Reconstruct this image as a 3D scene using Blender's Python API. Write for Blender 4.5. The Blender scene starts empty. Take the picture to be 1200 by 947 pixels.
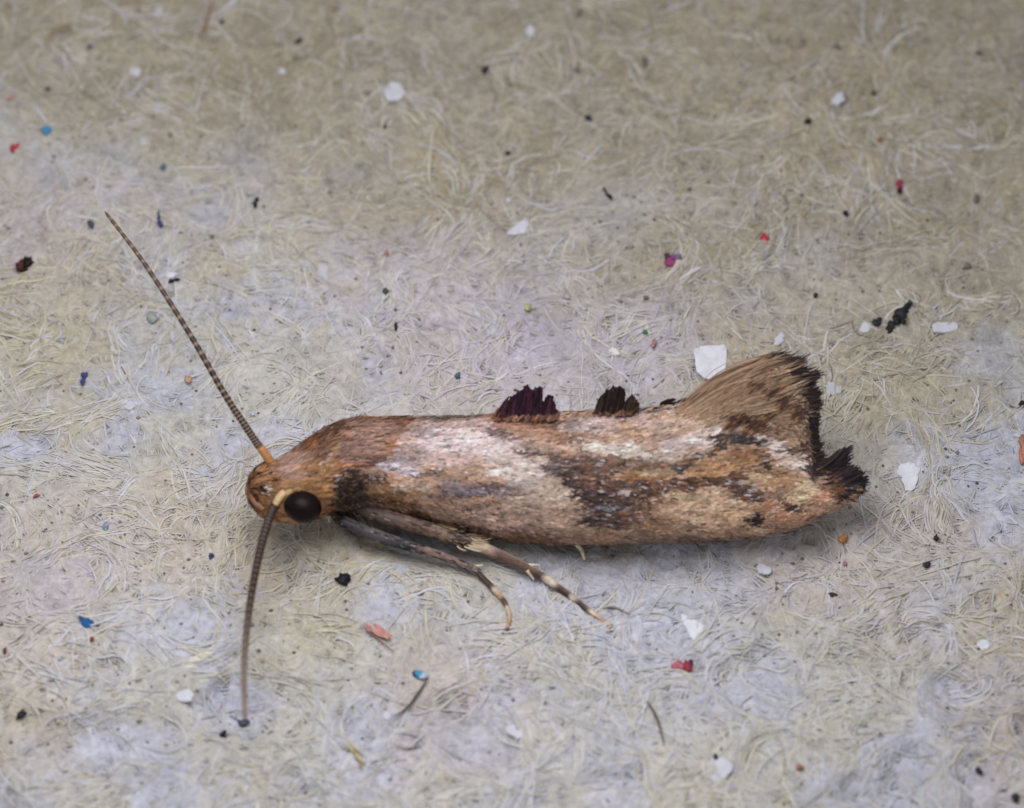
import bpy, math
import numpy as np

# ---------------------------------------------------------------- camera, world, lamp, exposure
S = 1e-5                      # one photo pixel on the subject plane = 10 micrometres
EL = math.radians(50)         # camera elevation above the pulp sheet
D = 9000.0                    # camera distance in photo pixels (90 mm)
F = np.array([0, math.cos(EL), -math.sin(EL)])     # view direction
U = np.array([0, math.sin(EL), math.cos(EL)])      # camera up
R = np.array([1.0, 0, 0])
CAM = -D * F

scn = bpy.context.scene
col = scn.collection
cd = bpy.data.cameras.new('camera'); cam = bpy.data.objects.new('camera', cd); col.objects.link(cam)
cam.location = CAM * S
cam.rotation_euler = (math.pi / 2 - EL, 0, 0)
cd.sensor_width = 36; cd.lens = 36 * D / 1200
cd.clip_start = 0.001; cd.clip_end = 5
cd.dof.use_dof = True; cd.dof.focus_distance = (D - 70) * S
cd.dof.aperture_fstop = 185
scn.camera = cam

w = bpy.data.worlds.new('World'); scn.world = w; w.use_nodes = True
bg = w.node_tree.nodes['Background']
bg.inputs[0].default_value = (0.93, 0.95, 1.0, 1); bg.inputs[1].default_value = 0.35

ld = bpy.data.lights.new('lamp', 'AREA'); lamp = bpy.data.objects.new('lamp', ld); col.objects.link(lamp)
ld.shape = 'DISK'; ld.size = 1300 * S; ld.energy = 2.3e-3; ld.color = (0.99, 0.97, 1.0)
lp = np.array([-260, -330, 1600.0]); lamp.location = lp * S
tgt = np.array([-160, -330, 0.0])
import mathutils
lamp.rotation_euler = mathutils.Vector(tgt - lp).to_track_quat('-Z', 'Y').to_euler()

vs = scn.view_settings
vs.view_transform = 'Standard'; vs.look = 'None'; vs.gamma = 1; vs.exposure = 0.0; vs.use_curve_mapping = False

# ---------------------------------------------------------------- helpers
rng = np.random.default_rng(7)

def lin(r, g, b, k=1.35):
    c = np.array([r, g, b], float) / 255
    l = np.where(c <= 0.04045, c / 12.92, ((c + 0.055) / 1.055) ** 2.4) * k
    return np.clip(l, 0, 0.88)

def ray(px, py):
    px = np.asarray(px, float)[..., None]; py = np.asarray(py, float)[..., None]
    return F * D + R * (px - 600) + U * (473.5 - py)

def P(px, py, z):
    """point on the camera ray of a photo pixel at height z above the sheet"""
    d = ray(px, py)
    t = (np.asarray(z, float) - CAM[2]) / d[..., 2]
    return CAM + d * t[..., None]

_T = {}
def vnoise(x, y, lam, seed=0):
    """smooth value noise -1..1, wavelength lam"""
    if seed not in _T:
        _T[seed] = np.random.default_rng(1000 + seed).uniform(-1, 1, (128, 128))
    t = _T[seed]
    x = np.asarray(x, float) / lam + 64.37; y = np.asarray(y, float) / lam + 31.91
    xi = np.floor(x).astype(int); yi = np.floor(y).astype(int)
    fx = x - xi; fy = y - yi
    fx = fx * fx * (3 - 2 * fx); fy = fy * fy * (3 - 2 * fy)
    a = t[xi % 128, yi % 128]; b = t[(xi + 1) % 128, yi % 128]
    c = t[xi % 128, (yi + 1) % 128]; e = t[(xi + 1) % 128, (yi + 1) % 128]
    return (a * (1 - fx) + b * fx) * (1 - fy) + (c * (1 - fx) + e * fx) * fy

def sstep(a, b, x):
    t = np.clip((x - a) / (b - a), 0, 1); return t * t * (3 - 2 * t)

def nrm(v): return v / np.maximum(np.linalg.norm(v, axis=-1, keepdims=True), 1e-9)

def mesh_obj(name, verts, faces, mat, parent=None, loc=None, colors=None, smooth=True):
    """verts in pixel units, world space; faces = int array (n,3|4), or list of such arrays"""
    verts = np.asarray(verts, float)
    if loc is None: loc = np.zeros(3)
    if not isinstance(faces, (list, tuple)): faces = [faces]
    faces = [np.asarray(f, np.int32) for f in faces if len(f)]
    me = bpy.data.meshes.new(name)
    me.vertices.add(len(verts)); me.vertices.foreach_set('co', ((verts - loc) * S).astype(np.float32).ravel())
    loops = np.concatenate([f.ravel() for f in faces])
    tot = np.concatenate([np.full(len(f), f.shape[1], np.int32) for f in faces])
    start = np.concatenate([[0], np.cumsum(tot)[:-1]]).astype(np.int32)
    me.loops.add(len(loops)); me.loops.foreach_set('vertex_index', loops.astype(np.int32))
    me.polygons.add(len(tot)); me.polygons.foreach_set('loop_start', start)
    me.update(calc_edges=True)
    me.polygons.foreach_set('use_smooth', np.full(len(tot), smooth, bool))
    if colors is not None:
        a = me.color_attributes.new('Col', 'FLOAT_COLOR', 'POINT')
        c = np.ones((len(verts), 4), np.float32); c[:, :3] = colors
        a.data.foreach_set('color', c.ravel())
    me.materials.append(mat); me.validate()
    o = bpy.data.objects.new(name, me); col.objects.link(o)
    if parent is not None: o.parent = parent
    else: o.location = loc * S
    return o

def tag(o, label=None, cat=None, group=None, kind=None):
    for k, v in (('label', label), ('category', cat), ('group', group), ('kind', kind)):
        if v: o[k] = v
    return o

def material(name, base=None, rough=0.6, spec=0.3, noise=0.25, lam=6.0, trans=0.0, bump=0.0, blam=4.0, sheen=0.0):
    """procedural: colour attribute or plain colour, varied by noise; optional translucency"""
    m = bpy.data.materials.new(name); m.use_nodes = True
    nt = m.node_tree; N = nt.nodes; L = nt.links
    bs = N['Principled BSDF']; out = N['Material Output']
    tc = N.new('ShaderNodeTexCoord')
    nz = N.new('ShaderNodeTexNoise'); nz.inputs['Scale'].default_value = 1 / (lam * S); nz.inputs['Detail'].default_value = 4
    L.new(tc.outputs['Object'], nz.inputs['Vector'])
    mr = N.new('ShaderNodeMapRange'); mr.inputs[1].default_value = 0.25; mr.inputs[2].default_value = 0.75
    mr.inputs[3].default_value = 1 - noise; mr.inputs[4].default_value = 1 + noise
    L.new(nz.outputs['Fac'], mr.inputs[0])
    mx = N.new('ShaderNodeMix'); mx.data_type = 'RGBA'; mx.blend_type = 'MULTIPLY'; mx.inputs[0].default_value = 1
    if base is None:
        at = N.new('ShaderNodeAttribute'); at.attribute_name = 'Col'; L.new(at.outputs['Color'], mx.inputs[6])
    else:
        mx.inputs[6].default_value = (*base, 1)
    L.new(mr.outputs[0], mx.inputs[7])
    L.new(mx.outputs[2], bs.inputs['Base Color'])
    bs.inputs['Roughness'].default_value = rough; bs.inputs['Specular IOR Level'].default_value = spec
    if sheen: bs.inputs['Sheen Weight'].default_value = sheen
    if bump:
        nb = N.new('ShaderNodeTexNoise'); nb.inputs['Scale'].default_value = 1 / (blam * S); nb.inputs['Detail'].default_value = 5
        L.new(tc.outputs['Object'], nb.inputs['Vector'])
        b = N.new('ShaderNodeBump'); b.inputs['Strength'].default_value = 1; b.inputs['Distance'].default_value = bump * S
        L.new(nb.outputs['Fac'], b.inputs['Height']); L.new(b.outputs[0], bs.inputs['Normal'])
    if trans:
        tr = N.new('ShaderNodeBsdfTranslucent'); L.new(mx.outputs[2], tr.inputs['Color'])
        ms = N.new('ShaderNodeMixShader'); ms.inputs[0].default_value = trans
        L.new(bs.outputs[0], ms.inputs[1]); L.new(tr.outputs[0], ms.inputs[2]); L.new(ms.outputs[0], out.inputs['Surface'])
    return m

M_PULP = material('pulp', None, 0.9, 0.1, 0.22, 7.0, 0, 3.0, 5.0)
M_FIB = material('fibre', None, 0.8, 0.15, 0.12, 14.0, 0.08)
M_STRAND = material('loose_hair', None, 0.7, 0.2, 0.12, 14.0, 0.08)
M_SCALE = material('moth_scales', None, 0.48, 0.4, 0.16, 5.0, 0.1)
M_HAIR = material('moth_hair', None, 0.6, 0.25, 0.15, 8.0, 0.25)
M_TUFT = material('moth_tuft', None, 0.85, 0.12, 0.25, 5.0, 0.0)
M_SKIN = material('moth_body', None, 0.6, 0.3, 0.25, 8.0, 0, 1.5, 4.0)
M_LIMB = material('moth_limb', None, 0.5, 0.4, 0.25, 5.0, 0, 0.8, 3.0)
M_EYE = material('moth_eye', lin(20, 9, 8, 1.0), 0.42, 0.16, 0.3, 3.0, 0, 0.35, 2.2)
M_CHIP = material('chip', None, 0.7, 0.2, 0.12, 9.0, 0.15, 1.0, 6.0)
M_GRAIN = material('grain', None, 0.6, 0.3, 0.35, 3.0, 0, 0.6, 2.5)

# ---------------------------------------------------------------- the pulp sheet
EXT = 960.0; STEP = 3.6
gx = np.arange(-EXT, EXT + 1, STEP); ng = len(gx)
GX, GY = np.meshgrid(gx, gx, indexing='ij')

dents = np.zeros_like(GX)
drng = np.random.default_rng(21)
WX = 9 * vnoise(GX, GY, 28, 3); WY = 9 * vnoise(GX, GY, 28, 4)
for i in range(430):
    cx, cy = drng.uniform(-EXT, EXT, 2)
    rx = drng.uniform(20, 52); ry = rx * drng.uniform(0.8, 1.6); a = drng.uniform(0, math.pi)
    wx = GX - cx + WX; wy = GY - cy + WY
    q = np.hypot((wx * math.cos(a) + wy * math.sin(a)) / rx, (-wx * math.sin(a) + wy * math.cos(a)) / ry)
    amp = drng.uniform(0.45, 1.0) * (0.55 + 0.45 * sstep(150, -250, cy))
    dents = np.maximum(dents, amp * sstep(1.12, 0.55, q))
big = 9 * vnoise(GX, GY, 330, 1) + 6 * vnoise(GX, GY, 120, 2)
flat = np.exp(-((GX - 60) / 420) ** 2 - ((GY + 110) / 120) ** 2)      # the moth stands on a fairly level stretch
HG = big * (1 - 0.7 * flat) - 15 * dents * (1 - 0.5 * flat) + 3.0 * vnoise(GX, GY, 26, 5) + 1.6 * vnoise(GX, GY, 10, 6)
pits = sstep(0.42, 0.8, vnoise(GX, GY, 10, 18) + 0.35 * vnoise(GX, GY, 60, 19)) + 0.8 * sstep(0.5, 0.85, vnoise(GX, GY, 17, 20) + 0.3 * vnoise(GX, GY, 90, 22))
HG -= 5.5 * pits
HG -= HG.mean()

def bil(grid, x, y):
    u = np.clip((np.asarray(x, float) + EXT) / STEP, 0, ng - 1.001); v = np.clip((np.asarray(y, float) + EXT) / STEP, 0, ng - 1.001)
    i = u.astype(int); j = v.astype(int); fu = u - i; fv = v - j
    if grid.ndim == 3: fu = fu[..., None]; fv = fv[..., None]
    return (grid[i, j] * (1 - fu) + grid[i + 1, j] * fu) * (1 - fv) + (grid[i, j + 1] * (1 - fu) + grid[i + 1, j + 1] * fu) * fv
def H(x, y): return bil(HG, x, y)

c_grey = lin(168, 169, 179); c_cream = lin(172, 168, 152); c_och = lin(158, 148, 118); c_pink = lin(172, 160, 154); c_lil = lin(168, 159, 172)
def mixc(a, b, m): return a * (1 - m[..., None]) + b * m[..., None]
ridge = 1 - dents
n1 = vnoise(GX, GY, 170, 8); n2 = vnoise(GX, GY, 75, 9); n3 = vnoise(GX, GY, 36, 10); n4 = vnoise(GX, GY, 230, 11)
CG = np.broadcast_to(c_grey, GX.shape + (3,)).copy()
CG = mixc(CG, c_cream, sstep(-0.2, 0.6, n2 + 0.9 * ridge - 0.5 + 0.4 * n3) * 0.7)
CG = mixc(CG, c_pink, sstep(0.1, 0.8, n4 + 0.3 * n3) * 0.6)
CG = mixc(CG, c_och, sstep(0.25, 0.95, n1 + 0.45 * n3 + 0.25 * ridge) * 0.55)
CG = mixc(CG, c_lil, np.exp(-((GX - 60) / 230) ** 2 - ((GY - 95) / 120) ** 2) * 0.6)
# browner far felt, with the darkening of light falloff painted into its colour
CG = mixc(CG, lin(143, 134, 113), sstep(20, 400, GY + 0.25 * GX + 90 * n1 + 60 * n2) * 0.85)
CG *= (0.93 + 0.11 * vnoise(GX, GY, 12, 12) + 0.12 * vnoise(GX, GY, 34, 23))[..., None]

gv = np.stack([GX, GY, HG], -1).reshape(-1, 3)
idx = np.arange(ng * ng).reshape(ng, ng)
gf = np.stack([idx[:-1, :-1], idx[1:, :-1], idx[1:, 1:], idx[:-1, 1:]], -1).reshape(-1, 4)
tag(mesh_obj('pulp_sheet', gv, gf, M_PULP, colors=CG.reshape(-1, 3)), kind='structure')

# ---------------------------------------------------------------- fibres
def tubes(paths, rad, cols, sides=3):
    """paths (n,k,3), rad (n,k), cols (n,3) -> verts, faces, colours"""
    n, k, _ = paths.shape
    tan = np.gradient(paths, axis=1); tan = nrm(tan)
    up = np.zeros_like(tan); up[..., 2] = 1
    s = nrm(np.cross(tan, up) + 1e-6); b = np.cross(s, tan)
    an = np.arange(sides) * 2 * math.pi / sides + math.pi / 2
    v = paths[:, :, None, :] + rad[:, :, None, None] * (s[:, :, None, :] * np.cos(an)[None, None, :, None] + b[:, :, None, :] * np.sin(an)[None, None, :, None])
    base = (np.arange(n) * k * sides)[:, None, None] + (np.arange(k - 1) * sides)[None, :, None]
    j = np.arange(sides); j2 = (j + 1) % sides
    f = np.stack([base + j, base + j2, base + j2 + sides, base + j + sides], -1).reshape(-1, 4)
    c = np.repeat(cols, k * sides, axis=0) if cols.ndim == 2 else np.repeat(cols.reshape(-1, 3), sides, axis=0)
    return v.reshape(-1, 3), f, c

def ribbons(paths, rad, cols):
    """low arched strips hugging the sheet: 3 verts across"""
    n, k, _ = paths.shape
    tan = nrm(np.gradient(paths, axis=1)); up = np.zeros_like(tan); up[..., 2] = 1
    s = nrm(np.cross(tan, up) + 1e-6)
    v = np.stack([paths - s * rad[..., None] - up * rad[..., None] * 0.45, paths + up * rad[..., None] * 0.2, paths + s * rad[..., None] - up * rad[..., None] * 0.45], 2)
    base = (np.arange(n) * k * 3)[:, None, None] + (np.arange(k - 1) * 3)[None, :, None]
    f = np.stack([base + np.array([0, 1]), base + np.array([1, 2]), base + np.array([4, 5]), base + np.array([3, 4])], -1).reshape(-1, 4)
    return v.reshape(-1, 3), f, np.repeat(cols, k * 3, axis=0)

def fibre_field(n, k, length, rad, curl, follow, lift, seed, ext=780, tint=None, bright=(0.9, 1.15), where=None, bundle=1, spread=5.0):
    r = np.random.default_rng(seed)
    x = r.uniform(-ext, ext, n); y = r.uniform(-ext, ext, n)
    if where is not None:
        keep = r.uniform(0, 1, n) < where(x, y); x = x[keep]; y = y[keep]; n = len(x)
    if bundle > 1:
        x = np.repeat(x, bundle); y = np.repeat(y, bundle); nb_ = n; n = n * bundle
        L = np.repeat(r.uniform(*length, nb_), bundle) * r.uniform(.6, 1.1, n); ph = np.repeat(r.uniform(0, 2 * math.pi, nb_), bundle) + r.normal(0, .16, n)
        dphi = np.repeat(r.normal(0, curl, nb_), bundle) + r.normal(0, curl * .5, n); x = x + r.normal(0, spread, n); y = y + r.normal(0, spread, n)
    else:
        L = r.uniform(*length, n); ph = r.uniform(0, 2 * math.pi, n); dphi = r.normal(0, curl, n)
    st = L / (k - 1)
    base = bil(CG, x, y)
    pts = np.zeros((n, k, 3)); 
    for i in range(k):
        pts[:, i, 0] = x; pts[:, i, 1] = y
        if follow:
            e = 6.0
            gxx = bil(dents, x + e, y) - bil(dents, x - e, y); gyy = bil(dents, x, y + e) - bil(dents, x, y - e)
            g = np.hypot(gxx, gyy)
            ta = np.arctan2(gxx, -gyy)
            dlt = (ta - ph + math.pi / 2) % math.pi - math.pi / 2
            ph = ph + follow * np.clip(g * 6, 0, 1) * dlt
        ph = ph + dphi + r.normal(0, curl * 0.7, n)
        x = x + np.cos(ph) * st; y = y + np.sin(ph) * st
    t = np.linspace(0, 1, k)[None]
    lf = r.uniform(*lift, n)[:, None]
    rr = r.uniform(*rad, n)[:, None] * (0.35 + 0.65 * np.sin(np.clip(t, 0.02, 0.98) * math.pi) ** 0.5)
    pts[..., 2] = H(pts[..., 0], pts[..., 1]) - 0.8 + lf * np.sin(t * math.pi) + r.normal(0, 0.35, (n, k))
    c = base * r.uniform(*bright, n)[:, None]
    if tint is not None:
        tc, pr = tint
        tc = np.array(tc); ch = r.integers(0, len(tc), n); m = (r.uniform(0, 1, n) < pr) * r.uniform(0.35, 0.95, n)
        c = mixc(c, tc[ch] * r.uniform(0.9, 1.08, n)[:, None], m)
    return ribbons(pts, rr, np.clip(c, 0, 0.85))

cream = [lin(177, 174, 162), lin(182, 181, 179), lin(171, 166, 150), lin(175, 170, 165)]
v, f, c = fibre_field(52000, 5, (18, 60), (0.5, 1.3), 0.17, 0.25, (0.0, 1.8), 31,
                      tint=(cream + [lin(178, 178, 186), lin(174, 172, 182)], 0.45), bright=(0.9, 1.12),
                      where=lambda x, y: 1 - 0.6 * bil(dents, x, y))
tag(mesh_obj('fibre_mat', v, f, M_FIB, colors=c), 'fine matted grey and cream paper fibres felted over the pulp sheet', 'fibres', kind='stuff')
v, f, c = fibre_field(18000, 8, (50, 140), (0.5, 1.3), 0.09, 0.4, (0.3, 2.6), 32, tint=(cream, 0.6), bright=(0.96, 1.14),
                      where=lambda x, y: np.clip(0.45 + 0.6 * vnoise(x, y, 120, 14) - 0.35 * bil(dents, x, y), 0.1, 1))
v2, f2, c2 = fibre_field(1600, 9, (35, 130), (0.35, 1.55), 0.11, 0.45, (0.4, 3.8), 33, tint=([lin(184, 180, 162), lin(186, 185, 186), lin(184, 184, 192), lin(178, 171, 150), lin(184, 178, 172)], 0.7), bright=(0.96, 1.15),
                      where=lambda x, y: np.clip(0.45 + 0.7 * vnoise(x, y, 150, 15) + 0.5 * sstep(100, -300, y) - 0.7 * bil(dents, x, y), 0.03, 1), bundle=15, spread=10.0)
tag(mesh_obj('fibre_strands', np.concatenate([v, v2]), np.concatenate([f, f2 + len(v)]), M_FIB, colors=np.concatenate([c, c2])),
    'longer pale cream strands curling over the felted pulp', 'fibres', kind='stuff')
v, f, c = fibre_field(260, 9, (25, 80), (0.5, 0.9), 0.16, 0.2, (0, 2.5), 34, tint=([lin(96, 84, 66), lin(110, 88, 66), lin(80, 78, 78)], 1.0))
tag(mesh_obj('brown_fibres', v, f, M_FIB, colors=c), 'sparse thin brown hairs lying among the pale fibres', 'fibres', kind='stuff')

# tiny dark crumbs; many stand in for shade in pits between fibres
def blobs(n, seed, size, cols, ext=880):
    r = np.random.default_rng(seed)
    o = np.array([[1, 0, 0], [-1, 0, 0], [0, 1, 0], [0, -1, 0], [0, 0, 1], [0, 0, -1]], float)
    fo = np.array([[0, 2, 4], [2, 1, 4], [1, 3, 4], [3, 0, 4], [2, 0, 5], [1, 2, 5], [3, 1, 5], [0, 3, 5]])
    x = r.uniform(-ext, ext, n); y = r.uniform(-ext, ext, n)
    keep = r.uniform(0, 1, n) < np.clip(0.5 + 0.8 * vnoise(x, y, 60, 17), 0.05, 1); x = x[keep]; y = y[keep]; n = len(x)
    s = r.uniform(*size, n) * r.uniform(0.6, 1.25, n)
    v = o[None] * s[:, None, None] * r.uniform(0.7, 1.4, (n, 6, 1)); v[..., 2] *= 0.55
    v += np.stack([x, y, H(x, y) + 1.2], -1)[:, None, :]
    ff = (np.arange(n) * 6)[:, None, None] + fo[None]
    cc = np.array(cols)[r.integers(0, len(cols), n)] * r.uniform(0.7, 1.2, n)[:, None]
    return v.reshape(-1, 3), ff.reshape(-1, 3), np.repeat(cc, 6, axis=0)
v, f, c = blobs(4200, 41, (1.0, 2.6), [lin(124, 116, 106), lin(114, 110, 112), lin(126, 114, 96), lin(92, 86, 82)])
tag(mesh_obj('crumbs_pit_shade', v, f, M_GRAIN, colors=c), 'fine dark crumbs, some standing in for shaded pits between the fibres', 'dust', kind='stuff')

# ---------------------------------------------------------------- the moth
def curve(pts, smooth=7):
    p = np.array(pts, float); xs = np.arange(280, 1021.0)
    y = np.interp(xs, p[:, 0], p[:, 1])
    if smooth:
        k = np.ones(smooth) / smooth; yp = np.pad(y, smooth, mode='edge'); y = np.convolve(yp, k, 'same')[smooth:-smooth]
    return lambda x: np.interp(x, xs, y)
TOP = curve([(287, 573), (289, 566), (293, 558), (300, 550), (312, 543), (325, 541), (340, 531), (358, 518), (380, 504), (400, 495), (420, 491), (450, 491),
             (500, 491), (550, 490), (590, 487), (650, 487), (700, 484), (760, 481), (790, 478), (815, 470), (840, 458), (870, 443), (895, 432), (915, 430),
             (930, 440), (942, 458), (948, 500), (953, 538), (975, 554), (1000, 564), (1006, 573)], 5)
BOT = curve([(287, 574), (289, 580), (294, 590), (304, 601), (320, 609), (345, 611), (372, 606), (390, 598), (410, 597), (430, 594), (470, 601), (500, 608),
             (550, 621), (600, 631), (650, 635), (700, 635), (750, 633), (800, 630), (850, 629), (890, 627), (930, 616), (960, 603), (985, 591), (1006, 577)], 5)
AXI = curve([(287, 573.5), (300, 575), (320, 576), (360, 570), (400, 556), (450, 552), (550, 558), (650, 562), (750, 562), (850, 562), (920, 565), (960, 570), (1006, 575)], 9)
DEP = curve([(287, 3), (292, 14), (300, 22), (320, 31), (350, 38), (390, 52), (430, 60), (500, 60), (600, 60), (700, 60), (800, 52), (850, 44), (900, 30), (950, 14), (1006, 4)], 7)
ZC = curve([(287, 86), (400, 80), (500, 70), (1006, 72)], 21)

def axis(x): return P(x, AXI(x), ZC(x))
def flatx(x): return np.interp(x, [400, 520], [1.0, 0.66])        # the folded wing has a flatter flank than the round head
def cosp(x, th):
    c = np.cos(th); return np.sign(c) * np.abs(c) ** flatx(x)
def Ssurf(x, th, off=0.0):
    x = np.asarray(x, float); th = np.asarray(th, float); off = np.asarray(off, float)
    ya = AXI(x); s = np.sin(th)
    r = np.where(s > 0, ya - TOP(x), BOT(x) - ya)
    return axis(x) + U * ((r + off) * s)[..., None] - F * ((DEP(x) + off) * cosp(x, th))[..., None]
def pix_y(x, th):
    ya = AXI(x); s = np.sin(th); return ya - np.where(s > 0, ya - TOP(x), BOT(x) - ya) * s
def Wpt(px, py, off=0.0):
    """point on (or beside) the near flank of the moth seen at this pixel"""
    px = np.asarray(px, float); py = np.asarray(py, float)
    ya = AXI(px); r = np.where(py < ya, ya - TOP(px), BOT(px) - ya)
    s = np.clip((ya - py) / np.maximum(r, 1), -1, 1)
    return axis(px) + U * (ya - py)[..., None] - F * (DEP(px) * np.sqrt(1 - s * s) ** flatx(px) + off)[..., None]

BASE = P(620, 600, 0.0); BASE[2] = 0
moth = bpy.data.objects.new('moth', None); col.objects.link(moth); moth.location = BASE * S; moth.empty_display_size = 0.001
tag(moth, 'small brown and cream moth with black eye, raised dark scale tufts and folded wings', 'moth')

SAT = 0.78
def paint(px, py, base, strokes, r, mott=0.7, warp=1.0):
    c = np.broadcast_to(np.array(base, float), px.shape + (3,)).copy()
    x = px + warp * (10 * vnoise(px * .25, py, 7, 51) + 6 * vnoise(px * .3, py, 3, 52)); y = py + warp * (3 * vnoise(px, py, 24, 53) + 1.8 * vnoise(px, py, 8, 54))
    for (cx, cy, rx, ry, a, rgb, st) in strokes:
        a = math.radians(a); dx = x - cx; dy = y - cy
        q = np.hypot((dx * math.cos(a) + dy * math.sin(a)) / rx, (-dx * math.sin(a) + dy * math.cos(a)) / ry)
        m = sstep(1.22, 0.6, q)
        m = np.clip((m - 0.5 + (r.uniform(0, 1, px.shape) - 0.5) * mott) * 1.6 + 0.5, 0, 1) * (q < 1.5) * st
        g_ = sum(rgb) / 3; c = mixc(c, lin(*[g_ + (q_ - g_) * (SAT if g_ < 165 else 0.95) for q_ in rgb], (1.22 if g_ > 165 else 1.2) if g_ > 120 else 0.9), m)
    return c

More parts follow.
